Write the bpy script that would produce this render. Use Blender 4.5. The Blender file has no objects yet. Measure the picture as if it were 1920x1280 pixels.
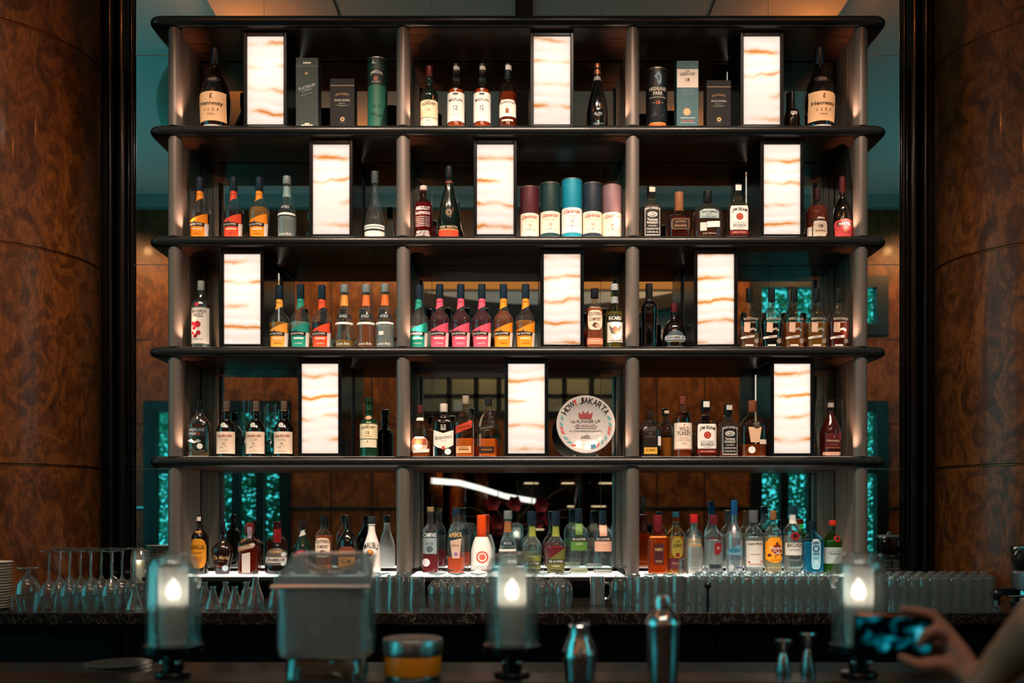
import bpy, bmesh, math, random
from math import sin, cos, pi, radians, sqrt
from mathutils import Vector, Matrix
R = random.Random(7)
S = bpy.context.scene
COL = S.collection
# ------------------------------------------------------------------ camera model (level camera with a rise, as the photo's straight verticals show)
F, CX, HY, CAMY, EYE = 1764.0, 971.0, 957.0, -4.9, 1.5
def mpp(y): return (y - CAMY) / F                       # metres per photo pixel at depth y
def wx(px, y): return (px - CX) * mpp(y)
def wz(py, y): return EYE - (py - HY) * mpp(y)

# ------------------------------------------------------------------ materials
def lin(h):
    if not isinstance(h, str): return tuple(h)
    v = [int(h[i:i+2], 16) / 255 for i in (0, 2, 4)]
    return tuple(c / 12.92 if c <= .04045 else ((c + .055) / 1.055) ** 2.4 for c in v)
_mc = {}
def new_mat(name):
    m = bpy.data.materials.new(name); m.use_nodes = True
    nt = m.node_tree; nt.nodes.clear()
    out = nt.nodes.new('ShaderNodeOutputMaterial')
    return m, nt, out
def pri(nt, out, col=None, rough=.5, metal=0., spec=.5, coat=0., trans=0., ior=1.45):
    b = nt.nodes.new('ShaderNodeBsdfPrincipled')
    if col is not None: b.inputs['Base Color'].default_value = (*lin(col), 1)
    b.inputs['Roughness'].default_value = rough; b.inputs['Metallic'].default_value = metal
    b.inputs['Specular IOR Level'].default_value = spec; b.inputs['Coat Weight'].default_value = coat
    b.inputs['Coat Roughness'].default_value = .08
    b.inputs['Transmission Weight'].default_value = trans; b.inputs['IOR'].default_value = ior
    nt.links.new(b.outputs[0], out.inputs[0])
    return b
def noise_bump(nt, b, scale=60, strength=.08):
    tc = nt.nodes.new('ShaderNodeTexCoord'); n = nt.nodes.new('ShaderNodeTexNoise'); n.inputs['Scale'].default_value = scale
    bp = nt.nodes.new('ShaderNodeBump'); bp.inputs['Strength'].default_value = strength; bp.inputs['Distance'].default_value = .002
    nt.links.new(tc.outputs['Object'], n.inputs['Vector']); nt.links.new(n.outputs['Fac'], bp.inputs['Height']); nt.links.new(bp.outputs[0], b.inputs['Normal'])
def solid(col, rough=.5, metal=0., coat=0., spec=.5):
    k = ('s', col, rough, metal, coat, spec)
    if k not in _mc:
        m, nt, out = new_mat('solid_%s' % str(col)); pri(nt, out, col, rough, metal, spec, coat); _mc[k] = m
    return _mc[k]
def ink(col): return solid(col, .55, 0, 0, .3)
def emit(col, s):
    k = ('e', col, s)
    if k not in _mc:
        m, nt, out = new_mat('lit_%s' % str(col))
        e = nt.nodes.new('ShaderNodeEmission'); e.inputs[0].default_value = (*lin(col), 1); e.inputs[1].default_value = s
        nt.links.new(e.outputs[0], out.inputs[0]); _mc[k] = m
    return _mc[k]
def glass(col='eef6f5', rough=.02, base=.05, power=3.5, refl='ffffff', top=.9, haze=0.):
    """thin clear glass wall: see-through head on, mirror-like at grazing angles"""
    k = ('g', col, rough, base, power, refl, top, haze)
    if k not in _mc:
        m, nt, out = new_mat('glass_%s' % str(col))
        lw = nt.nodes.new('ShaderNodeLayerWeight'); lw.inputs[0].default_value = .5
        pw = nt.nodes.new('ShaderNodeMath'); pw.operation = 'POWER'; pw.inputs[1].default_value = power
        ma = nt.nodes.new('ShaderNodeMath'); ma.operation = 'MULTIPLY_ADD'; ma.inputs[1].default_value = top - base; ma.inputs[2].default_value = base
        t = nt.nodes.new('ShaderNodeBsdfTransparent'); t.inputs[0].default_value = (*lin(col), 1)
        g = nt.nodes.new('ShaderNodeBsdfGlossy'); g.inputs[0].default_value = (*lin(refl), 1); g.inputs['Roughness'].default_value = rough
        mx = nt.nodes.new('ShaderNodeMixShader'); L = nt.links.new
        L(lw.outputs['Facing'], pw.inputs[0]); L(pw.outputs[0], ma.inputs[0]); L(ma.outputs[0], mx.inputs[0])
        thru = t.outputs[0]
        if haze:                                          # milky share that lightens the glass; brightness put into the material
            d = nt.nodes.new('ShaderNodeBsdfDiffuse'); d.inputs[0].default_value = (.75, .8, .8, 1); tl = nt.nodes.new('ShaderNodeBsdfTranslucent'); tl.inputs[0].default_value = (.75, .8, .8, 1)
            a1 = nt.nodes.new('ShaderNodeMixShader'); a1.inputs[0].default_value = .5; L(d.outputs[0], a1.inputs[1]); L(tl.outputs[0], a1.inputs[2])
            a2 = nt.nodes.new('ShaderNodeMixShader'); a2.inputs[0].default_value = haze; L(thru, a2.inputs[1]); L(a1.outputs[0], a2.inputs[2]); thru = a2.outputs[0]
        L(thru, mx.inputs[1]); L(g.outputs[0], mx.inputs[2]); L(mx.outputs[0], out.inputs[0]); _mc[k] = m
    return _mc[k]
def liquid(col, cloud=.35):
    """spirit in a bottle: refractive, tinted, a little cloudy so that it takes the light of the shelf strip"""
    k = ('l', col, cloud)
    if k not in _mc:
        m, nt, out = new_mat('liquid_%s' % str(col)); c1 = (*[v**.55 for v in lin(col)], 1); c2 = (*[v**.8 for v in lin(col)], 1); cloud = min(.9, cloud+.12)
        g = nt.nodes.new('ShaderNodeBsdfRefraction'); g.inputs[0].default_value = c1; g.inputs['IOR'].default_value = 1.33; g.inputs['Roughness'].default_value = .03
        t = nt.nodes.new('ShaderNodeBsdfTranslucent'); t.inputs[0].default_value = c2
        d = nt.nodes.new('ShaderNodeBsdfDiffuse'); d.inputs[0].default_value = c2; td = nt.nodes.new('ShaderNodeMixShader'); td.inputs[0].default_value = .5; nt.links.new(t.outputs[0], td.inputs[1]); nt.links.new(d.outputs[0], td.inputs[2])
        mx = nt.nodes.new('ShaderNodeMixShader'); mx.inputs[0].default_value = cloud
        nt.links.new(g.outputs[0], mx.inputs[1]); nt.links.new(td.outputs[0], mx.inputs[2]); nt.links.new(mx.outputs[0], out.inputs[0]); _mc[k] = m
    return _mc[k]
def ramp(nt, stops):
    r = nt.nodes.new('ShaderNodeValToRGB'); e = r.color_ramp.elements
    while len(e) < len(stops): e.new(.5)
    for i, (p, c) in enumerate(stops): e[i].position = p; e[i].color = (*lin(c), 1)
    return r
def tex(nt, kind, coord='Object', scale=(1, 1, 1), loc=(0, 0, 0), **kw):
    tc = nt.nodes.new('ShaderNodeTexCoord'); mp = nt.nodes.new('ShaderNodeMapping'); mp.inputs['Scale'].default_value = scale; mp.inputs['Location'].default_value = loc
    n = nt.nodes.new('ShaderNodeTex' + kind)
    for k, v in kw.items(): n.inputs[k].default_value = v
    nt.links.new(tc.outputs[coord], mp.inputs[0]); nt.links.new(mp.outputs[0], n.inputs['Vector'])
    return n
def wood_burl(name, dark, mid, light, rough=.35, scale=1.0, coat=.15):
    m, nt, out = new_mat(name); b = pri(nt, out, None, rough, 0, .4, coat)
    n = tex(nt, 'Noise', scale=(2.2*scale, 2.2*scale, 1.5*scale), Scale=1.6, Detail=9, Roughness=.68, Distortion=2.2)
    r = ramp(nt, [(.28, dark), (.47, mid), (.56, light), (.75, mid)])
    n2 = tex(nt, 'Noise', scale=(26*scale, 26*scale, 9*scale), Scale=1.5, Detail=4, Roughness=.6)
    r2 = ramp(nt, [(.3, '8a8a8a'), (.7, 'ffffff')])
    mx = nt.nodes.new('ShaderNodeMix'); mx.data_type = 'RGBA'; mx.blend_type = 'MULTIPLY'; mx.inputs[0].default_value = .8
    L = nt.links.new
    L(n.outputs['Fac'], r.inputs[0]); L(n2.outputs['Fac'], r2.inputs[0]); L(r.outputs[0], mx.inputs[6]); L(r2.outputs[0], mx.inputs[7]); L(mx.outputs[2], b.inputs['Base Color'])
    return m
def wood_grain(name, dark, light, rough=.35, scale=(2, 40, 40)):
    m, nt, out = new_mat(name); b = pri(nt, out, None, rough, 0, .5)
    n = tex(nt, 'Noise', scale=scale, Scale=1.5, Detail=6, Roughness=.65, Distortion=.4)
    r = ramp(nt, [(.35, dark), (.65, light)]); nt.links.new(n.outputs['Fac'], r.inputs[0]); nt.links.new(r.outputs[0], b.inputs['Base Color'])
    return m
def marble():
    m, nt, out = new_mat('black_marble'); b = pri(nt, out, None, .18, 0, .5)
    n = tex(nt, 'Noise', scale=(1, 1, 1), Scale=7, Detail=8, Roughness=.62, Distortion=2.5)
    r = ramp(nt, [(.0, '0b0908'), (.49, '141110'), (.5, '5a534b'), (.508, '141110'), (1., '1d1815')])
    nt.links.new(n.outputs['Fac'], r.inputs[0]); nt.links.new(r.outputs[0], b.inputs['Base Color'])
    return m
def onyx():
    """back-lit banded onyx: light passes through (lamp inside the box) and the stone's own bands tint it"""
    m, nt, out = new_mat('backlit_onyx'); L = nt.links.new
    oi = nt.nodes.new('ShaderNodeObjectInfo'); tc = nt.nodes.new('ShaderNodeTexCoord')
    ad = nt.nodes.new('ShaderNodeVectorMath'); ad.operation = 'MULTIPLY_ADD'; ad.inputs[1].default_value = (1, 1, 1)
    sx = nt.nodes.new('ShaderNodeVectorMath'); sx.operation = 'SCALE'; sx.inputs[0].default_value = (3.1, 0, 17.3)
    L(oi.outputs['Random'], sx.inputs['Scale']); L(tc.outputs['Object'], ad.inputs[0]); L(sx.outputs[0], ad.inputs[2])
    n = nt.nodes.new('ShaderNodeTexNoise'); n.inputs['Scale'].default_value = 6; n.inputs['Detail'].default_value = 5
    mp = nt.nodes.new('ShaderNodeMapping'); mp.inputs['Scale'].default_value = (1, 1, .6); L(ad.outputs[0], mp.inputs[0]); L(mp.outputs[0], n.inputs['Vector'])
    sp = nt.nodes.new('ShaderNodeSeparateXYZ'); L(ad.outputs[0], sp.inputs[0])
    a = nt.nodes.new('ShaderNodeMath'); a.operation = 'MULTIPLY_ADD'; a.inputs[1].default_value = .10; L(n.outputs['Fac'], a.inputs[0]); L(sp.outputs['Z'], a.inputs[2])
    f = nt.nodes.new('ShaderNodeMath'); f.operation = 'MULTIPLY'; f.inputs[1].default_value = 8.5; L(a.outputs[0], f.inputs[0])
    fr = nt.nodes.new('ShaderNodeMath'); fr.operation = 'FRACT'; L(f.outputs[0], fr.inputs[0])
    r = ramp(nt, [(0., 'f6e6d8'), (.38, 'fcf5ef'), (.48, 'f5d8b8'), (.555, 'dc8c3e'), (.60, 'e8b070'), (.68, 'f8e8da'), (.90, 'fff9f4'), (1., 'f6e6d8')])
    L(fr.outputs[0], r.inputs[0])
    n3 = nt.nodes.new('ShaderNodeTexNoise'); n3.inputs['Scale'].default_value = 4; n3.inputs['Detail'].default_value = 2; L(ad.outputs[0], n3.inputs['Vector'])
    r3 = ramp(nt, [(.38, '000000'), (.6, 'ffffff')]); L(n3.outputs['Fac'], r3.inputs[0])
    mx = nt.nodes.new('ShaderNodeMix'); mx.data_type = 'RGBA'; mx.inputs[6].default_value = (*lin('fbeee2'), 1); L(r3.outputs[0], mx.inputs[0]); L(r.outputs[0], mx.inputs[7])
    t = nt.nodes.new('ShaderNodeBsdfTranslucent'); L(mx.outputs[2], t.inputs[0])
    e = nt.nodes.new('ShaderNodeEmission'); L(mx.outputs[2], e.inputs[0]); e.inputs[1].default_value = ONYX_E
    s = nt.nodes.new('ShaderNodeAddShader'); L(t.outputs[0], s.inputs[0]); L(e.outputs[0], s.inputs[1]); L(s.outputs[0], out.inputs[0])
    return m
ONYX_E = .40

# ------------------------------------------------------------------ objects
def link(o, parent=None):
    COL.objects.link(o)
    if parent is not None: o.parent = parent
    return o
def tag(o, label=None, cat=None, group=None, kind=None):
    if label: o['label'] = label
    if cat: o['category'] = cat
    if group: o['group'] = group
    if kind: o['kind'] = kind
    return o
def thing(name, label, cat, loc, rz=0., group=None):
    o = bpy.data.objects.new(name, None); o.empty_display_size = .02
    o.location = loc; o.rotation_euler = (0, 0, rz); link(o)
    return tag(o, label, cat, group)
def meshobj(name, verts, faces, mat, parent=None, loc=None, smooth=False, rot=None, mi=None):
    me = bpy.data.meshes.new(name); me.from_pydata([tuple(v) for v in verts], [], faces); me.update()
    for m in (mat if isinstance(mat, (list, tuple)) else [mat]): me.materials.append(m)
    if smooth: me.polygons.foreach_set('use_smooth', [True] * len(me.polygons))
    if mi: me.polygons.foreach_set('material_index', mi)
    o = bpy.data.objects.new(name, me)
    if loc is not None: o.location = loc
    if rot is not None: o.rotation_euler = rot
    return link(o, parent)
def auto(o, ang=35):
    """smooth shading except over sharp edges, stored in the mesh"""
    me = o.data; bm = bmesh.new(); bm.from_mesh(me)
    for f in bm.faces: f.smooth = True
    for e in bm.edges:
        if len(e.link_faces) == 2 and e.calc_face_angle(0) > radians(ang): e.smooth = False
    bm.to_mesh(me); bm.free(); return o
class MB:
    """collects shapes into one mesh"""
    def __init__(s): s.v = []; s.f = []; s.m = []; s.cur = 0
    def add(s, vs, fs):
        b = len(s.v); s.v += [tuple(v) for v in vs]; s.f += [tuple(i + b for i in f) for f in fs]; s.m += [s.cur] * len(fs); return s
    def box(s, x0, x1, y0, y1, z0, z1):
        return s.add([(x0,y0,z0),(x1,y0,z0),(x1,y1,z0),(x0,y1,z0),(x0,y0,z1),(x1,y0,z1),(x1,y1,z1),(x0,y1,z1)],
                     [(0,3,2,1),(4,5,6,7),(0,1,5,4),(1,2,6,5),(2,3,7,6),(3,0,4,7)])
    def rev(s, prof, n=28, sq=2., ax=1., ay=1., c=(0, 0, 0), cap0=True, cap1=True):
        vs, fs = [], []
        for (r, z) in prof:
            for i in range(n):
                a = 2*pi*i/n; sx, cy = sin(a), cos(a)
                k = (abs(sx)**sq + abs(cy)**sq) ** (-1/sq)
                vs.append((c[0] + r*ax*k*sx, c[1] - r*ay*k*cy, c[2] + z))
        for j in range(len(prof)-1):
            for i in range(n):
                a, b = j*n+i, j*n+(i+1) % n
                fs.append((a, b, b+n, a+n))
        if cap0: fs.append(tuple(reversed(range(n))))
        if cap1: fs.append(tuple(range((len(prof)-1)*n, len(prof)*n)))
        return s.add(vs, fs)
    def tube(s, pts, rad, n=10, caps=True):
        pts = [Vector(p) for p in pts]; rr = rad if isinstance(rad, (list, tuple)) else [rad]*len(pts)
        vs, fs = [], []; up = Vector((0, 0, 1)); prev = None
        for i, p in enumerate(pts):
            t = (pts[min(i+1, len(pts)-1)] - pts[max(i-1, 0)]).normalized()
            u = prev if prev is not None else (up if abs(t.z) < .9 else Vector((1, 0, 0)))
            a = (u - t*u.dot(t)).normalized(); b = t.cross(a); prev = a
            for k in range(n):
                w = 2*pi*k/n; vs.append(p + (a*cos(w) + b*sin(w))*rr[i])
        for i in range(len(pts)-1):
            for k in range(n):
                q, r_ = i*n+k, i*n+(k+1) % n; fs.append((q, r_, r_+n, q+n))
        if caps: fs += [tuple(reversed(range(n))), tuple(range((len(pts)-1)*n, len(pts)*n))]
        return s.add(vs, fs)
    def ball(s, c, r, n=14, sy=1., sz=1.):
        m = n//2; return s.rev([(r*sin(pi*j/m) if 0 < j < m else r*.02, -r*cos(pi*j/m)*sz) for j in range(m+1)], n, 2, 1, sy, c)
    def build(s, name, mat, parent=None, loc=None, smooth=True, ang=35, rot=None):
        o = meshobj(name, s.v, s.f, mat, parent, loc, rot=rot, mi=s.m if any(s.m) else None)
        return auto(o, ang) if smooth else o
def bevel(o, w, seg=2):
    md = o.modifiers.new('bevel', 'BEVEL'); md.width = w; md.segments = seg; md.limit_method = 'ANGLE'; md.harden_normals = False
    return o
def copy_tree(o, parent=None):
    c = o.copy(); link(c)
    if parent is not None: c.parent = parent
    for ch in list(o.children): copy_tree(ch, c)
    return c

# ------------------------------------------------------------------ printed matter: labels, lettering, emblems wrapped on a surface
_tc = {}
def text_poly(s, bold):
    k = (s, bold)
    if k not in _tc:
        cu = bpy.data.curves.new('t', 'FONT'); cu.body = s; cu.resolution_u = 3; cu.offset = min(bold, .009); cu.align_x = 'CENTER'
        ob = bpy.data.objects.new('t', cu); COL.objects.link(ob)
        bpy.context.view_layer.update()
        me = bpy.data.meshes.new_from_object(ob.evaluated_get(bpy.context.evaluated_depsgraph_get()))
        vs = [(v.co.x, v.co.y) for v in me.vertices]; fs = [tuple(p.vertices) for p in me.polygons]
        bpy.data.objects.remove(ob); bpy.data.curves.remove(cu); bpy.data.meshes.remove(me)
        if vs:
            x0, x1 = min(v[0] for v in vs), max(v[0] for v in vs); y0, y1 = min(v[1] for v in vs), max(v[1] for v in vs)
            w, h = max(x1-x0, 1e-5), max(y1-y0, 1e-5)
            vs = [((v[0]-(x0+x1)/2)/w, (v[1]-(y0+y1)/2)/h) for v in vs]
        _tc[k] = (vs, fs)
    return _tc[k]
def poly_grid(pts, step):
    """a flat polygon cut into vertical slices so that it can be bent round a bottle"""
    bm = bmesh.new(); bm.faces.new([bm.verts.new((x, z, 0)) for x, z in pts])
    x0, x1 = min(p[0] for p in pts), max(p[0] for p in pts); z0, z1 = min(p[1] for p in pts), max(p[1] for p in pts)
    for (lo, hi, no, st) in ((x0, x1, (1, 0, 0), step), (z0, z1, (0, 1, 0), .035)):
        n = int((hi-lo)/st)
        for i in range(1, n+1):
            c = lo + (hi-lo)*i/(n+1)
            bmesh.ops.bisect_plane(bm, geom=bm.verts[:]+bm.edges[:]+bm.faces[:], plane_co=(c, c, 0), plane_no=no)
    bm.verts.index_update()
    vs = [(v.co.x, v.co.y) for v in bm.verts]; fs = [tuple(v.index for v in f.verts) for f in bm.faces]
    bm.free(); return vs, fs
# operations: ('L', pts or (z0,z1,halfwidth[,zshift]), colour[, name])  ('T', text, z, height, width, colour, {x, shear, arc, bold})  ('P', pts, colour)  ('C', x, z, radius, colour)  ('O', x, z, radius, thickness, colour)
def T(s, z, h, w, col, x=0., shear=0., arc=0., bold=.012, rot=0.): return ('T', s, z, h, w, col, x, shear, arc, bold, rot)
def L(z0, z1, hw, col, x=0., name='label'): return ('L', [(x-hw, z0), (x+hw, z0), (x+hw, z1), (x-hw, z1)], col, name)
def LP(pts, col, name='label'): return ('L', pts, col, name)
def Pg(pts, col): return ('P', pts, col)
def Bx(x, z, w, h, col): return ('P', [(x-w, z-h), (x+w, z-h), (x+w, z+h), (x-w, z+h)], col)
def Ci(x, z, r, col): return ('C', x, z, r, col)
def Ov(z0, z1, hw, col, x=0., name='label', n=20, p=2.):
    zc, h = (z0+z1)/2, (z1-z0)/2
    pts = []
    for i in range(n):
        a = 2*pi*i/n; c, s_ = cos(a), sin(a); k = (abs(c)**p+abs(s_)**p)**(-1/p); pts.append((x+hw*k*c, zc+h*k*s_))
    return ('L', pts, col, name)
def decals(root, ops, mapf, aspect, step=.09):
    """mapf(u, z, eps) -> point; u in half-widths, z in heights; aspect = half-width / height"""
    cur = None; pend = {}
    def flush():
        for (owner, nm), (mb, mats) in pend.items():
            par = owner if owner is not None else root
            me = meshobj(nm, mb.v, mb.f, mats, par, mi=mb.m)
        pend.clear()
    def bucket(nm, col):
        k = (cur, nm)
        if k not in pend: pend[k] = (MB(), [])
        mb, mats = pend[k]; m = ink(col)
        if m not in mats: mats.append(m)
        mb.cur = mats.index(m); return mb
    lev = lev2 = 0
    for op in ops:
        if op[0] == 'L':
            vs, fs = poly_grid(op[1], step); lev += 1
            cur = meshobj(op[3], [mapf(u, z, .0003 + .0002*min(lev, 4)) for u, z in vs], fs, op[2] if not isinstance(op[2], str) else solid(op[2], .5, 0, 0, .35), root, smooth=True)
        elif op[0] == 'T':
            _, s, z, h, w, col, x, shear, arc, bold, rot = op; w = min(w, 1.48 if step < 1 else 1.7)
            vs, fs = text_poly(s, bold); out = []
            for a, b in vs:
                uu = a*w; zz = b*h; uu += shear*b*h/aspect; zz += arc*(1-(2*a)**2)*h
                if rot:
                    ux = uu*aspect; ux, zz = ux*cos(rot)-zz*sin(rot), ux*sin(rot)+zz*cos(rot); uu = ux/aspect
                out.append(mapf(x+uu, z+zz, .0019))
            bucket('lettering', col).add(out, fs)
        elif op[0] == 'P':
            vs, fs = poly_grid(op[1], step); bucket('emblem', op[2]).add([mapf(u, z, .0009) for u, z in vs], fs)
        elif op[0] == 'C':
            _, x, z, r, col = op
            pts = [(x, z)]+[(x+q*r*cos(2*pi*i/18)/aspect, z+q*r*sin(2*pi*i/18)) for q in (.36, .7, 1.) for i in range(18)]
            fs = [(0, 1+i, 1+(i+1) % 18) for i in range(18)]+[(1+18*k+i, 1+18*(k+1)+i, 1+18*(k+1)+(i+1) % 18, 1+18*k+(i+1) % 18) for k in (0, 1) for i in range(18)]
            bucket('emblem', col).add([mapf(a, b_, .0010+.00012*lev2) for a, b_ in pts], fs); lev2 += 1
    flush()
WORLD_E, SPOT_E, POST_E, CANDLE_E, CEIL_E, EXPO = 3.2, 400.0, 8.0, .4, 14.0, 0.27
def lamp(name, kind, loc, energy, col, size=.1, target=None, **kw):
    ld = bpy.data.lights.new(name, kind); ld.energy = energy; ld.color = lin(col) if isinstance(col, str) else col
    if kind in ('POINT', 'SPOT'): ld.shadow_soft_size = size
    else: ld.size = size
    for k, v in kw.items(): setattr(ld, k, v)
    o = bpy.data.objects.new(name, ld); o.location = loc
    if target is not None: o.rotation_euler = (Vector(target)-Vector(loc)).to_track_quat('-Z', 'Y').to_euler()
    return link(o)
# ------------------------------------------------------------------ the shelf unit
ROW = {1: wz(232, 0), 2: wz(440, 0), 3: wz(648, 0), 4: wz(855, 0), 5: 1.163}
TOPZ = wz(25, 0); MIR = .40; BT = .056
bronze = solid('675f59', .40, .35); panelm = solid('75685b', .5, .2)
edgem = solid('1e2020', .28, .3, 0, .5); under = wood_grain('dark_shelf_veneer', '2e1b12', '5c3a26', .28, (2, 30, 30))
blackmetal = solid('17191a', .28, .6); steel = solid('b9bcbd', .16, 1.); chrome = solid('d5d8d8', .08, 1.)
unit = thing('back_bar_shelf', 'five tier dark wood and bronze shelf unit standing against the mirror', 'shelf unit', (0, .2, ROW[5]-.06))
U0 = Vector(unit.location)
def put(o, parent):                       # mesh given in world coordinates, parented under an unrotated empty
    o.parent = parent; o.location = -Vector(parent.location); return o
def board(zt, th, W=1.932, y1=.392):
    def outline(o):
        pts = []; rc = .055
        for sx in (-1, 1):
            seq = []
            for i in range(7):
                a = pi/2*i/6
                seq.append((sx*(W-o-rc+rc*cos(a)), o+rc-rc*sin(a)))
            pts += list(reversed(seq)) if sx < 0 else seq
        # order: left front corner end .. must run counter-clockwise seen from above
        left = [p for p in pts[:7]]; right = [p for p in pts[7:]]
        return [(-(W-o), y1)] + list(reversed(left)) + list(reversed(right)) + [(W-o, y1)]
    vs, fs, mi = [], [], []; n = 0; K = 9
    for k in range(K):
        a = -pi/2 + pi*k/(K-1); o = th*.5*(1-cos(a)); z = zt - th/2 + th/2*sin(a)
        ring = outline(o); n = len(ring); vs += [(x, y, z) for x, y in ring]
    for k in range(K-1):
        for i in range(n):
            a, b = k*n+i, k*n+(i+1) % n; fs.append((a, b, b+n, a+n)); mi.append(0)
    fs.append(tuple(reversed(range(n)))); mi.append(1); fs.append(tuple(range((K-1)*n, K*n))); mi.append(0)
    o = meshobj('shelf_board', vs, fs, [edgem, under], unit, mi=mi); auto(o, 40); return put(o, unit)
board(TOPZ, .061)
for r in (1, 2, 3, 4): board(ROW[r], BT)
PX = (-1.80, -.602, .602, 1.80)
LED = emit('ffdec8', 2.2)
for r in range(1, 6):
    z0 = ROW[r]; z1 = (TOPZ-.061 if r == 1 else ROW[r-1]-BT)
    for i, x in enumerate(PX):
        m = MB(); m.rev([(.036, z0), (.036, z1-.012)], 24, 2, 1, 1, (x, .046, 0)); m.rev([(.030, z1-.012), (.030, z1)], 20, 2, 1, 1, (x, .046, 0), False, False)
        put(m.build('post', bronze, unit), unit)
        s = 1 if x > 0 else -1; m = MB()
        for a, b in ((.083, .196), (.200, .304), (.308, .391)): m.box(x-.016, x+.016, a, b, z0, z1)
        put(bevel(m.build('divider_panel', panelm, unit, smooth=False), .003), unit)
    if r < 5:
        for a, b in ((-1.755, -.648), (-.556, .556), (.648, 1.755)):
            m = MB(); m.box(a, b, .030, .074, z0-.001, z0+.0004); put(m.build('light_strip', LED, unit, smooth=False), unit)
for r in range(1, 5):
    for x in PX:
        s = -1 if x > 0 else 1
        lamp('post_uplight', 'SPOT', (x+s*.098, .012, ROW[r]+.010), POST_E, 'ffc8a8', .008, (x+s*.024, .042, ROW[r]+.16), spot_size=radians(70), spot_blend=.9)
# lit base ledge under the lowest row
m = MB(); m.box(-1.93, 1.93, -.075, .392, ROW[5]-.026, ROW[5]-.003); put(bevel(m.build('base_ledge', edgem, unit, smooth=False), .004), unit)
for a, b in ((-1.755, -.648), (-.556, .556), (.648, 1.755)):
    m = MB(); m.box(a, b, -.062, .375, ROW[5]-.003, ROW[5]); put(m.build('light_panel', emit('fff1e4', 2.0), unit, smooth=False), unit)
for x in (-1.85, -.9, 0, .9, 1.85):
    m = MB(); m.box(x-.03, x+.03, .18, .29, 1.0505, ROW[5]-.026); put(m.build('base_support', blackmetal, unit, smooth=False), unit)

# ------------------------------------------------------------------ the twelve lit onyx boxes
onyxm = onyx(); framem = solid('26282a', .22, .85); sidem = solid('0e0f10', .15, .3)
BOXES = [  # row, centre px of frame, label
 (1, 497, 'lit onyx box on the top shelf beside the left cognac bottle'), (1, 1035, 'lit onyx box on the top shelf in the middle bay'), (1, 1429, 'lit onyx box on the top shelf in the right bay'),
 (2, 620.5, 'lit onyx box on the second shelf in the left bay'), (2, 928.5, 'lit onyx box on the second shelf left of the coloured gift tubes'), (2, 1467, 'lit onyx box on the second shelf in the right bay'),
 (3, 453.5, 'lit onyx box on the third shelf beside the clear raspberry bottle'), (3, 1054, 'lit onyx box on the third shelf in the middle bay'), (3, 1342.5, 'lit onyx box on the third shelf left of the five infusion bottles'),
 (4, 599.5, 'lit onyx box on the fourth shelf in the left bay'), (4, 987, 'lit onyx box on the fourth shelf left of the award plate'), (4, 1486, 'lit onyx box on the fourth shelf in the right bay')]
BY = .05
for r, px, lab in BOXES:
    z0 = ROW[r]; z1 = (TOPZ-.061 if r == 1 else ROW[r-1]-BT) - .004; H = z1-z0; w = 82*mpp(BY)/2; D = .30; fw = .019
    b = thing('onyx_light_box', lab, 'light box', (wx(px, BY), BY, z0+.0008), 0, 'lit onyx boxes between the shelves')
    m = MB()
    for ys in ((0, .022), (D-.022, D)):
        m.box(-w, -w+fw, *ys, 0, H); m.box(w-fw, w, *ys, 0, H); m.box(-w+fw, w-fw, *ys, 0, .018); m.box(-w+fw, w-fw, *ys, H-.026, H)
    m.box(-w, w, .022, D-.022, 0, .012); m.box(-w, w, .022, D-.022, H-.012, H)
    bevel(m.build('frame', framem, b, smooth=False), .003)
    for nm, y in (('front_panel', .012), ('back_panel', D-.02)):
        m = MB(); m.box(-w+fw-.001, w-fw+.001, y, y+.008, .017, H-.025); m.build(nm, onyxm, b, smooth=False)
    for s in (-1, 1):
        m = MB(); m.box(s*w-.004 if s > 0 else s*w, s*w if s > 0 else s*w+.004, .022, D-.022, .012, H-.012); m.build('side_panel', sidem, b, smooth=False)
    ld = bpy.data.lights.new('box_lamp', 'POINT'); ld.energy = .20; ld.color = (.93, .97, 1.); ld.shadow_soft_size = .03
    lo = bpy.data.objects.new('box_lamp', ld); lo.location = (0, .13, H*.62); link(lo, b)

# ------------------------------------------------------------------ mirror, frames, columns
mirm, nt, out = new_mat('mirror_silver'); pri(nt, out, 'c9d6d6', .0, 1.)
mir = thing('wall_mirror', 'large panelled mirror covering the wall behind the shelves', 'mirror', (0, MIR, 1.1))
m = MB(); m.box(-2.3, 2.3, MIR, MIR+.012, 1.1, 5.0); put(m.build('mirror_glass', mirm, mir, smooth=False), mir)
m = MB()
for z in (4.063, 2.885, 1.734): m.box(-2.2, 2.2, MIR-.0015, MIR+.001, z-.0017, z+.0017)
for x in (-1.43, -.484, .466, 1.41): m.box(x-.0012, x+.0012, MIR-.0015, MIR+.001, 1.1, 5.0)
put(m.build('panel_joint', solid('7f8f8f', .3, .9), mir, smooth=False), mir)
lacq = solid('050506', .22, 0, .2, .4); lacqm = solid('090a0b', .42, 0, 0, .4)
for s, nm in ((-1, 'trim_1'), (1, 'trim_2')):
    m = MB(); xo, xi = s*2.75, s*2.235
    m.box(min(xo, xi), max(xo, xi), .30, .46, .9, 5.9)
    m.rev([(.034, 1.13), (.034, 5.9)], 20, 2, 1, 1, (s*2.205, .352, 0)); m.rev([(.017, 1.13), (.017, 5.9)], 14, 2, 1, 1, (s*2.252, .300, 0)); m.rev([(.012, 1.13), (.012, 5.9)], 14, 2, 1, 1, (s*2.168, .386, 0))
    tag(m.build(nm, lacq), 'black lacquered frame of the mirror at the %s side' % ('left' if s < 0 else 'right'), None, None, 'structure')
m = MB(); m.tube([(-2.24, .352, 1.145), (2.24, .352, 1.145)], .030, 14); m.box(-2.3, 2.3, .36, .46, .9, 1.13)
tag(m.build('trim_3', lacq), 'black lacquered bottom rail of the mirror frame', None, None, 'structure')
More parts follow.
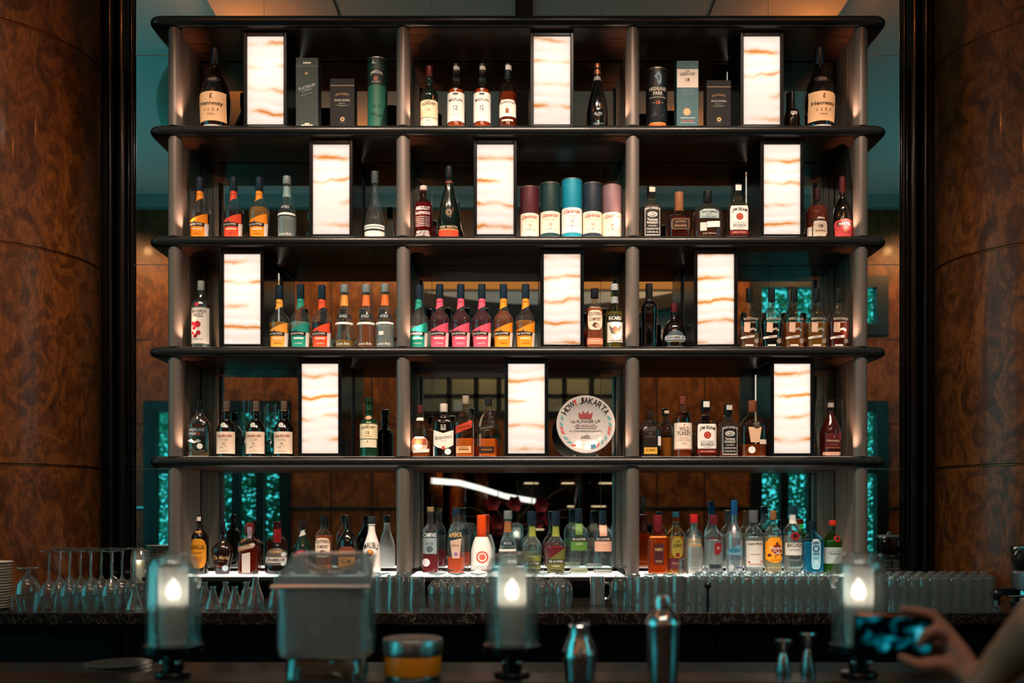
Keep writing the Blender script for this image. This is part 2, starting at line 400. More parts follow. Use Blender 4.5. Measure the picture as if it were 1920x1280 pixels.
burl = wood_burl('burl_veneer', '331808', '5a3010', '7a4618', .38, 1.7, .10)
ringz = [1.73, 2.825, 3.925, 5.02]
for s, sd in ((-1, 'left'), (1, 'right')):
    c = thing('burl_column', 'thick round burl wood column at the %s edge of the photo' % sd, 'column', (s*2.83, .2, 1.0508), s*1.1)
    prof = [(.535, 0)]
    for z in ringz: prof += [(.535, z-1.05-.007), (.527, z-1.05-.006), (.527, z-1.05+.006), (.535, z-1.05+.007)]
    prof.append((.535, 4.85)); m = MB(); m.rev(prof, 72); m.build('shaft', burl, c)
    for z in ringz:
        m = MB(); m.rev([(.527, z-1.05-.0055), (.5315, z-1.05-.003), (.5315, z-1.05+.003), (.527, z-1.05+.0055)], 72, cap0=False, cap1=False); m.build('ring', solid('8a4a2c', .3, .8), c)

# ------------------------------------------------------------------ counters
CT = 1.05
bc = thing('back_counter', 'long back counter with a black veined marble top under the glasses', 'counter', (0, -.3, 0))
mb_ = marble()
m = MB(); m.box(-3.6, 3.6, -.744, .295, CT-.056, CT); o = put(m.build('worktop', mb_, bc, smooth=False), bc); bevel(o, .006, 3)
dk = solid('040404', .6, 0, 0, .1)
m = MB(); m.box(-3.6, 3.6, -.66, .295, .1, CT-.056); put(m.build('cabinet_body', dk, bc, smooth=False), bc)
for i in range(8):
    m = MB(); x = -3.55+i*.89; m.box(x, x+.87, -.678, -.66, .14, CT-.10); put(bevel(m.build('door', solid('050505', .5, 0, 0, .15), bc, smooth=False), .004), bc)
m = MB(); m.box(-3.6, 3.6, -.60, .295, 0, .1); put(m.build('plinth', dk, bc, smooth=False), bc)
ST = .945
st = thing('work_station', 'dark steel bartender work station between the two counters', 'work station', (0, -1.75, 0))
m = MB(); m.box(-2.6, 2.6, -2.05, -1.45, ST-.03, ST); put(bevel(m.build('steel_top', solid('141617', .32, .8), st, smooth=False), .004), st)
for x in (-2.5, -1.25, 0, 1.25, 2.5):
    for y in (-2.0, -1.5): m = MB(); m.box(x-.02, x+.02, y-.02, y+.02, 0, ST-.03); put(m.build('leg', blackmetal, st, smooth=False), st)
BZ = 1.08
bar = thing('front_bar', 'dark bar counter along the bottom of the photo carrying the candle lamps', 'bar counter', (0, -2.7, 0))
bw = wood_grain('dark_bar_wood', '090807', '17120f', .25, (3, 25, 25))
m = MB(); m.box(-3.6, 3.6, -3.05, -2.45, BZ-.045, BZ); put(bevel(m.build('bar_top', bw, bar, smooth=False), .01, 3), bar)
m = MB(); m.box(-3.6, 3.6, -2.60, -2.588, BZ, BZ+.0025); put(m.build('metal_inlay', solid('8d9a9a', .25, 1.), bar, smooth=False), bar)
m = MB(); m.box(-3.6, 3.6, -2.80, -2.49, 0, BZ-.045); put(m.build('bar_body', dk, bar, smooth=False), bar)

# ------------------------------------------------------------------ the room (seen through the mirror)
RY = -7.5
def rx(px): return (px-CX)/F*13.2
def rz(py): return EYE-(py-HY)/F*13.2
def struct(name, m, mat, label=None, smooth=False):
    return tag(m.build(name, mat, smooth=smooth), label, None, None, 'structure')
wallw = wood_burl('wall_veneer', '4a260f', '6b3a18', '875022', .4, .6, .05)
plaster = solid('8f9795', .8); darkw = solid('0b1416', .35, 0, .2)
m = MB(); m.box(-6.5, 6.5, RY-8, .6, -.1, 0); struct('floor', m, wood_grain('floor_boards', '1a0f0a', '34200f', .35, (1.5, 18, 18)))
m = MB(); m.box(-6.5, 6.5, RY-.2, .6, 5.9, 6.0); struct('ceiling', m, solid('d4dad8', .85))
SIDEW = (-6.9, -.9, .7, 5.4)
m = MB(); m.box(-6.6, -6.5, RY-.2, SIDEW[0], 0, 5.9); m.box(-6.6, -6.5, SIDEW[1], .6, 0, 5.9); m.box(-6.6, -6.5, SIDEW[0], SIDEW[1], 0, SIDEW[2]); m.box(-6.6, -6.5, SIDEW[0], SIDEW[1], SIDEW[3], 5.9); struct('wall_left', m, wallw)
SIDER = (-6.9, -3.2, 2.2, 5.4)
m = MB(); m.box(6.5, 6.6, RY-.2, SIDER[0], 0, 5.9); m.box(6.5, 6.6, SIDER[1], .6, 0, 5.9); m.box(6.5, 6.6, SIDER[0], SIDER[1], 0, SIDER[2]); m.box(6.5, 6.6, SIDER[0], SIDER[1], SIDER[3], 5.9); struct('wall_right', m, wallw)
m = MB(); m.box(-6.5, 6.5, .46, .6, 0, 6.0); struct('wall_back', m, solid('14100e', .6))
OPEN = [(-5.15, -3.27, .80, 2.95), (3.35, 5.10, .80, 2.95), (3.35, 5.10, 4.05, 4.70), (-1.45, 1.45, 0, 2.12), (-1.45, 1.45, 2.86, 3.40)]
xs = sorted({-6.5, 6.5} | {v for o in OPEN for v in o[:2]}); zs = sorted({0, 5.9} | {v for o in OPEN for v in o[2:]})
m = MB()
for i in range(len(xs)-1):
    for j in range(len(zs)-1):
        cx_, cz_ = (xs[i]+xs[i+1])/2, (zs[j]+zs[j+1])/2
        if any(a < cx_ < b and c < cz_ < d for a, b, c, d in OPEN): continue
        m.box(xs[i], xs[i+1], RY-.2, RY, zs[j], zs[j+1])
struct('wall_rear', m, wallw)
# rails and joints on the rear wall
m = MB()
for a, b in ((-6.5, -5.15), (-3.27, -1.45), (1.45, 3.35), (5.10, 6.5)): m.box(a, b, RY, RY+.015, 1.535, 1.555)
struct('trim_4', m, solid('cfd6d6', .2, 1.), 'bright metal rail along the rear wall')
m = MB()
for z in (2.72, 3.9):
    for a, b in ((-6.5, -5.15), (-3.27, -1.45), (1.45, 3.35), (5.10, 6.5)): m.box(a, b, RY, RY+.004, z-.008, z+.008)
for x in (-2.62, -2.05, 1.95, 2.62): m.box(x-.01, x+.01, RY, RY+.004, 0, 5.4)
struct('trim_5', m, solid('1a0d07', .5), 'dark joints between the wood panels')
m = MB(); m.box(-6.5, 6.5, RY, RY+.12, 5.72, 5.9); struct('trim_6', m, solid('88a0a0', .8), 'pale cornice under the ceiling')
# windows
def window(n, x0, x1, z0, z1, vs_, hs_, y=RY):
    m = MB(); f = .07; D0, D1 = y-.13, y+.03
    m.box(x0-.09, x0+f, D0, D1, z0-.09, z1+.09); m.box(x1-f, x1+.09, D0, D1, z0-.09, z1+.09); m.box(x0+f, x1-f, D0, D1, z0-.09, z0+f); m.box(x0+f, x1-f, D0, D1, z1-f, z1+.09)
    for v in vs_: m.box(v-.055, v+.055, D0, D1-.02, z0+f, z1-f)
    for h in hs_: m.box(x0+f, x1-f, D0+.01, D1-.03, h-.05, h+.05)
    w = struct('window_%d' % n, m, darkw)
    m = MB(); m.box(x0, x1, y-.09, y-.084, z0, z1); m.build('pane', glass('d8efee', .0), w, smooth=False); return w
window(1, -5.15, -3.27, .80, 2.95, (-4.62, -3.96, -3.62), (2.07,))
window(2, 3.35, 5.10, .80, 2.95, (3.74, 4.13, 4.60), (2.07,))
window(3, 3.35, 5.10, 4.05, 4.70, (3.86, 4.45), ())
def side_window(n, y0, y1, z0, z1, x=-6.5):
    m = MB()
    if x > 0: x += .08
    for a, b, c, d in ((y0, y0+.1, z0, z1), (y1-.1, y1, z0, z1), (y0, y1, z0, z0+.1), (y0, y1, z1-.1, z1), (y0, y1, (z0+z1)/2-.04, (z0+z1)/2+.04)): m.box(x-.10, x+.02, a, b, c, d)
    for k in (1, 2, 3): y = y0+(y1-y0)*k/4; m.box(x-.10, x+.02, y-.04, y+.04, z0, z1)
    w = struct('window_%d' % n, m, darkw)
    m = MB(); m.box(x-.07, x-.064, y0, y1, z0, z1); m.build('pane', glass('d8efee', .0), w, smooth=False)
side_window(5, *SIDEW)
side_window(6, *SIDER, 6.5)  # unseen right window, added to bring teal light onto the right ceiling
# leaves beyond the windows
leafm = []
for c in ('6fae8e', '4a9478', '9fc890', '357a62'): leafm.append(solid(c, .6))
for nm, x0, x1, z1 in (('garden_hedge', -6.0, -2.2, 3.6), ('garden_hedge', 2.2, 6.0, 5.2)):
    m = MB()
    for i in range(13000):
        x, y, z = R.uniform(x0, x1), RY-1.2-R.random()*1.6, R.uniform(0, z1)
        a, b, l, w = R.uniform(0, 2*pi), R.uniform(-.9, .9), R.uniform(.07, .18), R.uniform(.012, .034)
        d = Vector((cos(a)*cos(b), .3*sin(a), sin(b))).normalized()*l; s_ = Vector((-d.z, .02, d.x)).normalized()*w
        p = Vector((x, y, z)); m.cur = i % 4
        m.add([p, p+d*.5+s_, p+d, p+d*.5-s_], [(0, 1, 2, 3)])
    tag(m.build(nm, leafm, smooth=False), 'leafy garden hedge beyond the %s window reflected in the mirror' % ('left' if x0 < 0 else 'right'), 'hedge', None, 'stuff')
# deeper lounge beyond the central opening
m = MB(); m.box(-1.8, 1.8, RY-8.0, RY-.2, 2.45, 2.55); struct('ceiling_lounge', m, solid('6b6a66', .8))
m = MB(); m.box(-1.8, 1.8, RY-8.1, RY-8.0, 0, 2.55); struct('wall_lounge', m, wallw)
m = MB(); m.box(-1.9, -1.8, RY-8.0, RY-.2, 0, 2.55); struct('wall_lounge_left', m, wallw)
m = MB(); m.box(1.8, 1.9, RY-8.0, RY-.2, 0, 2.55); struct('wall_lounge_right', m, wallw)
cv = thing('cove_lamp', 'curved white lit cove under the lounge ceiling seen in the mirror', 'lamp', (0, RY-2.5, 1.87))
pts = [(-1.3, 1.6, .09), (-.9, 1.2, .07), (-.6, .5, .0), (-.2, .0, -.12), (.3, -.3, -.20)]
m = MB()
for i in range(len(pts)-1):
    (xa, ya, za), (xb, yb, zb) = pts[i], pts[i+1]; h = .055
    m.add([(xa, ya, za-h), (xb, yb, zb-h), (xb, yb, zb+h*.6), (xa, ya, za+h*.6), (xa, ya-.05, za-h), (xb, yb-.05, zb-h), (xb, yb-.05, zb+h*.6), (xa, ya-.05, za+h*.6)],
          [(0, 1, 2, 3), (7, 6, 5, 4), (0, 4, 5, 1), (3, 2, 6, 7), (0, 3, 7, 4), (1, 5, 6, 2)])
m.build('diffuser', emit('fff0e2', 1.6), cv, smooth=False)
for x, yy, za in ((-1.28, 1.58, .12), (-.6, .5, .05), (.28, -.3, -.14)): m = MB(); m.box(x-.008, x+.008, yy-.008, yy+.008, za, .52); m.build('hanger', blackmetal, cv, smooth=False)
for i, (x, y) in enumerate(((-1.28, -1.2), (-.95, -1.6), (-.62, -2.4), (1.05, -2.2))):
    c = thing('wood_pillar', 'slim glossy wood pillar in the lounge, %s of the four in the mirror' % ('leftmost', 'second', 'third', 'rightmost')[i], 'pillar', (x, RY+y, 0), 0, 'lounge pillars')
    m = MB(); m.rev([(.13, 0), (.13, 2.45)], 24); m.build('shaft', wood_burl('pillar_veneer%d' % i, '3a1a0a', '6b3210', '8d4d1a', .2, 1., .3), c)
# bottle rack of the lounge (dark shelves with lit niches)
rk = thing('lounge_rack', 'dark shelving with small lit niches in the lounge seen in the mirror', 'shelving', (.78, RY-3.2, 0))
m = MB()
for z in (.4, .8, 1.2, 1.6, 2.0): m.box(-.75, .95, -.15, .15, z, z+.04)
for x in (-.75, -.2, .35, .93): m.box(x, x+.03, -.15, .15, 0, 2.1)
m.box(-.75, .95, -.17, -.15, 0, 2.1); m.build('rack_body', solid('1a120d', .4), rk, smooth=False)
for x, z in ((-.55, 1.98), (.1, 1.98), (.62, 1.58), (-.45, 1.18), (.2, 1.58), (.75, 1.98)): m = MB(); m.box(x-.12, x+.12, .08, .12, z-.012, z); m.build('niche_lamp', emit('ffd2a0', 2.2), rk, smooth=False)
# mezzanine glazing above the opening
m = MB()
for x in (-1.45, -1.0, -.62, -.3, .3, .62, 1.0, 1.38): m.box(x, x+.07, RY-.12, RY+.03, 2.86, 3.40)
m.box(-1.45, 1.45, RY-.12, RY+.03, 3.08, 3.13); m.box(-1.45, 1.45, RY-.12, RY+.04, 2.84, 2.89); m.box(-1.45, 1.45, RY-.12, RY+.04, 3.36, 3.42)
w4 = struct('window_4', m, darkw)
m = MB(); m.box(-1.45, 1.45, RY-.10, RY-.09, 2.86, 3.40); m.build('pane', glass('cfe2e2', .0), w4, smooth=False)
m = MB(); m.box(-1.5, 1.5, RY-1.6, RY-1.5, 2.56, 4.2); struct('wall_gallery', m, solid('7f8a8c', .8))
# upper rear wall: grey plaster field with a dark curved beam and a warm lit cove
m = MB(); m.box(-1.5, 2.7, RY, RY+.03, 3.72, 4.62); struct('wall_rear_plaster', m, plaster)
m = MB(); K = 16
for k in range(K):
    xa, xb = -1.45+4.1*k/K, -1.45+4.1*(k+1)/K
    fz = lambda x: 4.13+.24*((x-.45)/2.0)**2
    za, zb = fz(xa), fz(xb)
    m.add([(xa, RY+.03, za), (xb, RY+.03, zb), (xb, RY+.03, zb+.20), (xa, RY+.03, za+.20), (xa, RY+.25, za), (xb, RY+.25, zb), (xb, RY+.25, zb+.20), (xa, RY+.25, za+.20)],
          [(4, 5, 6, 7), (0, 4, 7, 3), (1, 2, 6, 5), (0, 1, 5, 4), (3, 7, 6, 2)])
struct('trim_7', m, darkw, 'dark curved beam across the rear wall')
m = MB(); m.box(-1.5, 2.7, RY+.03, RY+.08, 4.60, 4.72); t8 = struct('trim_8', m, emit('ff9a48', .55), 'warm lit cove along the top of the plaster field')
# raised grey ceiling raft above the bar
m = MB(); m.box(-2.45, 2.6, -4.9, -1.3, 5.52, 5.60); struct('ceiling_raft', m, solid('c4c0b8', .8))
m = MB()
for x in (-1.45, .02, 1.55): m.box(x-.006, x+.006, -4.9, -1.3, 5.515, 5.53)
m.box(-.02, .12, -4.9, -1.3, 5.50, 5.53); struct('trim_9', m, solid('14191a', .5), 'dark joints of the ceiling raft')
# round paper pendant, partly reflected at top left
pd = thing('pendant_lamp', 'big round pale pendant lamp reflected at the top left of the mirror', 'lamp', (-2.72, -2.9, 5.16), 0)
m = MB(); m.ball((0, 0, 0), .55, 32, 1, .95); m.build('shade', solid('8f8878', .7), pd)
m = MB(); m.tube([(0, 0, .5), (0, 0, .74)], .01, 8); m.build('cord', blackmetal, pd)
# wooden dresser reflected at the lower right
ds = thing('wooden_dresser', 'reddish wooden dresser reflected at the right edge of the mirror', 'dresser', (5.75, RY+.45, 0))
m = MB(); m.box(-.55, .55, -.2, .2, 0, .95); m.box(-.55, .55, -.2, -.16, .95, 1.5); m.build('carcass', wood_burl('dresser_wood', '3a1c0e', '6b3a1f', '8a5230', .35, 1.2), ds, smooth=False)
for z in (.3, .62):
    m = MB(); m.box(-.5, .5, .2, .22, z, z+.26); d = m.build('drawer', solid('6b3a1f', .4), ds, smooth=False)
    for x in (-.22, .22): m = MB(); m.ball((x, .235, z+.13), .022, 10); m.build('knob', steel, d)
# flower arrangement on a pedestal behind the camera, reflected in the middle bay
fa = thing('flower_arrangement', 'branches with red flowers in a tall vase reflected in the middle of the mirror', 'flower arrangement', (-.02, -6.3, 0))
m = MB(); m.rev([(.2, 0), (.2, .04), (.06, .08), (.06, .72), (.2, .76), (.2, .80)], 24); m.build('pedestal', solid('1a1512', .35), fa)
m = MB(); m.rev([(.06, .80), (.10, .9), (.09, 1.1), (.05, 1.25), (.065, 1.32)], 20, cap1=False); m.build('vase', solid('55504a', .2, .6), fa)
m = MB()
tips = []
for a, b, l in ((-1.1, .2, .75), (-.7, -.1, .8), (-.35, .2, .72), (0, -.2, .75), (.35, .1, .8), (.75, 0, .85), (1.15, -.1, .8), (1.3, .1, .7), (-1.35, 0, .65)):
    p0 = Vector((0, 0, 1.25)); pts = [p0]
    for k in range(1, 6):
        t = k/5; pts.append(p0+Vector((sin(a)*l*t+.03*sin(9*t+a*7), b*t*.4, cos(a)*l*t*.75+.04*sin(7*t+a*3)+.06*t)))
    m.tube(pts, [.012*(1-.7*k/5) for k in range(6)], 6); tips.append((pts[-1], pts[3], pts[2]))
m.build('branch', solid('5a4632', .6), fa)
for i, (t, q, c) in enumerate(tips):
    if i in (2, 4): continue
    m = MB(); p = q if i % 2 else c
    for k in range(6):
        a = 2*pi*k/6; d = Vector((cos(a)*.11, .04+.02*(k % 2), sin(a)*.11)); s_ = Vector((-sin(a), 0, cos(a)))*.05
        m.add([p, p+d*.6+s_, p+d, p+d*.6-s_], [(0, 1, 2, 3)])
    m.build('red_flower', solid('9a1020', .5), fa, smooth=False)

# ------------------------------------------------------------------ light
W = bpy.data.worlds.new('teal_daylight'); S.world = W; W.use_nodes = True
bg = W.node_tree.nodes['Background']; bg.inputs[0].default_value = (.07, .50, .54, 1); bg.inputs[1].default_value = WORLD_E
for x0, x1, z0, z1 in OPEN[:3]:
    o = lamp('daylight_portal', 'AREA', ((x0+x1)/2, RY+.06, (z0+z1)/2), 1, 'ffffff', x1-x0, ((x0+x1)/2, 0, (z0+z1)/2), shape='RECTANGLE', size_y=z1-z0); o.data.cycles.is_portal = True
o = lamp('daylight_portal', 'AREA', (-6.44, (SIDEW[0]+SIDEW[1])/2, (SIDEW[2]+SIDEW[3])/2), 1, 'ffffff', SIDEW[1]-SIDEW[0], (0, (SIDEW[0]+SIDEW[1])/2, (SIDEW[2]+SIDEW[3])/2), shape='RECTANGLE', size_y=SIDEW[3]-SIDEW[2]); o.data.cycles.is_portal = True
o = lamp('daylight_portal', 'AREA', (6.44, (SIDER[0]+SIDER[1])/2, (SIDER[2]+SIDER[3])/2), 1, 'ffffff', SIDER[1]-SIDER[0], (0, (SIDER[0]+SIDER[1])/2, (SIDER[2]+SIDER[3])/2), shape='RECTANGLE', size_y=SIDER[3]-SIDER[2]); o.data.cycles.is_portal = True
for x, e in ((-1.5, 1.), (-.3, 1.), (.4, 1.), (1.5, 1.)):
    lamp('ceiling_spot', 'SPOT', (x, -2.3, 5.45), SPOT_E*e, 'ffe0c6', .04, (x*.8, .05, 2.0), spot_size=radians(52), spot_blend=.6)
for x in (-2.5, 2.5): lamp('column_fill_spot', 'SPOT', (x, -2.6, 5.7), 260, 'ffd0a4', .05, (x*1.1, -.2, 2.2), spot_size=radians(50), spot_blend=.8)  # added warm spots without a seen fixture, to brighten the columns
for x, yy in ((-2.25, -2.0), (2.4, -2.0), (-1.6, -4.3), (1.7, -4.3)): lamp('raft_lamp', 'POINT', (x, yy, 5.30), 14, 'ff8a3c', .05)
for x in (-5.7, -4.3, -2.3, 2.3, 4.3, 5.7): lamp('wall_fill_spot', 'SPOT', (x, RY+1.3, 5.5), 170 if abs(x) > 5 else 210, 'ffb070', .06, (x, RY, 3.4), spot_size=radians(115), spot_blend=.7)  # added spots, no fixture known, that lift the rear wood with warm light
for x, y in ((-1.1, -.7), (-.7, -2.0), (1.0, -2.6), (.2, -1.0)): lamp('lounge_downlight', 'SPOT', (x, RY+y-.4, 2.42), 45, 'ffb87a', .04, (x, RY+y-.4, 0), spot_size=radians(80), spot_blend=.6)
for x, y in ((-1.5, -5.9), (0, -5.9), (1.5, -5.9), (-.8, -5.2), (.8, -5.2)):  # added lamps kept out of sight, neutral fill for bar and shelf
    c = thing('ceiling_fill_lamp', 'square lamp on the high ceiling of the room behind the camera', 'lamp', (x, y, 5.9), 0, 'ceiling lamps of the room')
    m = MB(); m.box(-.32, .32, -.32, .32, -.06, -.001); m.build('frame', blackmetal, c, smooth=False); m = MB(); m.box(-.29, .29, -.29, .29, -.066, -.0605); m.build('diffuser', emit('ffe9d4', CEIL_E), c, smooth=False)
lamp('gallery_lamp', 'POINT', (-.6, RY-.8, 3.9), 55, 'ff9448', .08); lamp('gallery_lamp', 'POINT', (.9, RY-.8, 3.9), 55, 'ff9448', .08)
# ------------------------------------------------------------------ bottles
def interp(prof, z):
    if z <= prof[0][1]: return prof[0][0]
    for (r0, z0), (r1, z1) in zip(prof, prof[1:]):
        if z <= z1: return r0 if z1 == z0 else r0+(r1-r0)*(z-z0)/(z1-z0)
    return prof[-1][0]
def smoothprof(p, k=3):
    """Catmull-Rom through the outline (sharp corners where a point is doubled)"""
    out = []
    n = len(p)
    for i in range(n-1):
        p0, p1, p2, p3 = p[max(i-1, 0)], p[i], p[i+1], p[min(i+2, n-1)]
        for j in range(k):
            t = j/k
            f = lambda a, b, c, d: .5*(2*b+(c-a)*t+(2*a-5*b+4*c-d)*t*t+(3*b-a-3*c+d)*t*t*t)
            out.append((max(.02, f(p0[0], p1[0], p2[0], p3[0])), min(max(f(p0[1], p1[1], p2[1], p3[1]), p1[1]), p2[1])))
    out.append(p[-1]); return out
# outlines: (half-width fraction, height fraction); last neck point is the rim under the stopper
PR = {
 'henn': [(.80,0),(.88,.02),(.94,.12),(1,.34),(.98,.42),(.84,.53),(.58,.64),(.36,.73),(.27,.78),(.26,.84),(.30,.845),(.30,.87),(.26,.875),(.26,.99)],
 'spirit': [(.90,0),(.97,.012),(1,.03),(1,.60),(.97,.64),(.82,.69),(.52,.735),(.40,.77),(.36,.80),(.36,.89),(.42,.895),(.42,.92),(.38,.93),(.38,.99)],
 'malt': [(.90,0),(.97,.012),(1,.03),(1,.50),(.96,.555),(.78,.61),(.50,.65),(.38,.70),(.42,.75),(.46,.785),(.40,.82),(.38,.90),(.44,.905),(.44,.93),(.40,.935),(.40,.99)],
 'dk': [(.76,0),(.82,.012),(.84,.03),(.90,.20),(1,.40),(.99,.44),(.86,.50),(.58,.555),(.40,.61),(.34,.68),(.32,.80),(.36,.805),(.36,.83),(.32,.84),(.32,.99)],
 'bols': [(.90,0),(.97,.012),(1,.04),(1,.34),(.97,.38),(.94,.40),(.80,.50),(.62,.58),(.46,.68),(.39,.78),(.36,.88),(.42,.89),(.42,.93),(.38,.94),(.38,.99)],
 'champ': [(.92,0),(.98,.015),(1,.04),(1,.22),(.97,.32),(.86,.44),(.66,.56),(.45,.68),(.34,.78),(.29,.86),(.29,.90),(.34,.905),(.34,.93),(.30,.94),(.30,.99)],
 'square': [(.92,0),(.98,.012),(1,.03),(1,.56),(.97,.60),(.80,.645),(.48,.69),(.38,.73),(.37,.76),(.42,.80),(.40,.84),(.38,.88),(.42,.885),(.42,.91),(.38,.92),(.38,.99)],
 'flask': [(.86,0),(.95,.015),(1,.05),(1,.48),(.94,.56),(.74,.65),(.44,.71),(.31,.75),(.29,.80),(.34,.805),(.34,.82),(.29,.83),(.29,.99)],
 'jdsb': [(.82,0),(.90,.02),(.95,.10),(1,.40),(.98,.45),(.80,.49),(.45,.53),(.33,.58),(.32,.70),(.36,.74),(.36,.99)],
 'squat': [(.90,0),(.96,.015),(1,.05),(1,.50),(.90,.60),(.64,.68),(.38,.74),(.30,.78),(.29,.82),(.33,.825),(.33,.85),(.29,.86),(.29,.99)],
 'decant': [(.76,0),(.82,.015),(.86,.05),(.95,.30),(1,.42),(.92,.52),(.68,.61),(.40,.67),(.29,.72),(.27,.77),(.33,.775),(.33,.80),(.28,.81),(.28,.99)],
 'glenfar': [(.92,0),(.98,.012),(1,.03),(1,.46),(.94,.53),(.76,.59),(.48,.64),(.38,.68),(.42,.74),(.38,.79),(.36,.82),(.40,.825),(.40,.84),(.36,.85),(.36,.99)],
 'tall': [(.90,0),(.97,.012),(1,.03),(1,.50),(.94,.56),(.72,.63),(.48,.68),(.42,.72),(.40,.82),(.46,.825),(.46,.84),(.42,.85),(.42,.99)],
 'jw': [(.88,0),(.96,.012),(1,.03),(1,.50),(.96,.58),(.80,.66),(.56,.73),(.42,.79),(.38,.86),(.42,.865),(.42,.88),(.38,.89),(.38,.99)],
 'malibu': [(.88,0),(.96,.012),(1,.04),(1,.34),(.94,.44),(.74,.56),(.52,.66),(.40,.74),(.36,.84),(.42,.845),(.42,.86),(.36,.87),(.36,.99)],
 'tia': [(.60,0),(.66,.02),(.74,.16),(.94,.36),(1,.44),(.94,.50),(.66,.56),(.34,.62),(.25,.68),(.22,.80),(.27,.805),(.27,.83),(.23,.84),(.23,.99)],
 'pear': [(.88,0),(.96,.015),(1,.06),(1,.20),(.96,.34),(.84,.48),(.58,.58),(.36,.64),(.28,.70),(.26,.76),(.32,.765),(.32,.80),(.27,.81),(.27,.99)],
 'campari': [(.90,0),(.97,.012),(1,.03),(1,.54),(.98,.60),(.86,.66),(.58,.71),(.44,.74),(.40,.80),(.39,.90),(.45,.905),(.45,.92),(.41,.93),(.41,.99)],
 'aperol': [(.88,0),(.95,.012),(.97,.03),(1,.52),(.98,.58),(.80,.66),(.56,.72),(.45,.78),(.42,.86),(.47,.865),(.47,.885),(.43,.89),(.43,.99)],
 'goose': [(.90,0),(.96,.01),(.98,.03),(1,.44),(.98,.50),(.80,.58),(.55,.64),(.42,.69),(.38,.76),(.38,.84),(.43,.845),(.43,.86),(.39,.87),(.39,.99)],
 'bombay': [(.84,0),(.92,.012),(.95,.04),(1,.58),(.95,.64),(.74,.70),(.42,.75),(.29,.79),(.27,.84),(.34,.845),(.34,.87),(.28,.88),(.28,.99)],
 'tanq': [(.88,0),(.96,.012),(1,.04),(.96,.50),(1,.58),(.94,.64),(.66,.71),(.40,.76),(.33,.80),(.33,.84),(.40,.845),(.40,.87),(.35,.88),(.35,.99)],
 'tulip': [(.84,0),(.90,.015),(.96,.06),(1,.16),(.94,.26),(.70,.40),(.46,.52),(.33,.64),(.29,.76),(.29,.82),(.34,.825),(.34,.85),(.30,.86),(.30,.99)],
 'facet': [(.92,0),(.98,.01),(1,.03),(.94,.30),(1,.60),(.92,.66),(.58,.72),(.44,.78),(.40,.88),(.44,.885),(.44,.90),(.40,.91),(.40,.99)],
}
for k in PR: PR[k] = smoothprof(PR[k], 3)
CLEAR = glass('eef5f4', haze=.03); AMBERG = glass('f2dfc6', .02, .05, 3.2, haze=.02); DARKG = solid('0d0806', .08, 0, .6, .6)
BLACKG = solid('060606', .07, 0, .5, .6); GREEND = solid('0a1410', .10, 0, .5, .5); FROST = solid('dfe6e6', .42, 0, .1); WHITEG = solid('e9e6e0', .25, 0, .4)
def bottle(px, top, w, row, kind, label, body=CLEAR, liq=None, cap=('15171a', .84), ops=(), sq=2., ay=1., y=None, name='liquor_bottle', cat='bottle', group=None, rz_=0., capr=None, extra=None, gloss=.35, capmetal=0.):
    prof = PR[kind]
    yy = .05 if row < 5 else .06
    hw = w/2*mpp(yy+.05)
    y = yy+hw*ay if y is None else y
    hw = w/2*mpp(y)
    z0 = ROW[row]+.0008; H = wz(top, y)-z0
    root = thing(name, label, cat, (wx(px, y), y, z0), rz_, group)
    capc, capz = cap[0], cap[1]
    pb = [(r*hw, z*H) for r, z in prof if z <= capz+.02]
    n = 40 if sq < 3 else 48
    m = MB(); m.rev(pb, n, sq, 1, ay, cap1=False) if True else None
    m.build('body', body, root)
    if liq:
        col, lev = liq[0], liq[1]; base = max(.006, .02*H)
        lp = [(max(interp(prof, z)*hw-.0022, .002), z*H) for z in [base/H+(lev-base/H)*i/14 for i in range(15)]]
        m = MB(); m.rev(lp, n, sq, 1, ay); m.build('liquid', liquid(col, liq[2] if len(liq) > 2 else .35), root)
    if capc is not None:
        r0 = capr*hw if capr else interp(prof, capz+.03)*hw*1.08
        m = MB(); m.rev([(r0*.97, capz*H), (r0, capz*H+.0015), (r0*.97, H-.002), (r0*.86, H)], 20)
        m.build('cap', solid(capc, gloss, capmetal), root)
    rcap = (capr if capr else interp(prof, capz+.03)*1.08) if capc is not None else 0
    def mapf(u, z, e):
        r = interp(prof, z)
        if capc is not None and z >= capz: r = max(r, rcap)
        x = max(-.985*r, min(.985*r, u))
        k = (1-(abs(x)/r)**sq)**(1/sq); e += hw*.008
        nx = abs(x)/r
        return (hw*x*(1+e/hw), -(hw*r*ay*k + e*(1.0 if sq > 2 else max(k, .3))), z*H)
    if ops: decals(root, list(ops), mapf, hw/H)
    if extra: extra(root, hw, H, mapf)
    return root
PAPER, CREAM, PEACH = 'ece6dc', 'ecdcc0', 'e9b98a'
INK, RED, GOLD = '15120f', 'b3202a', 'b98a3c'

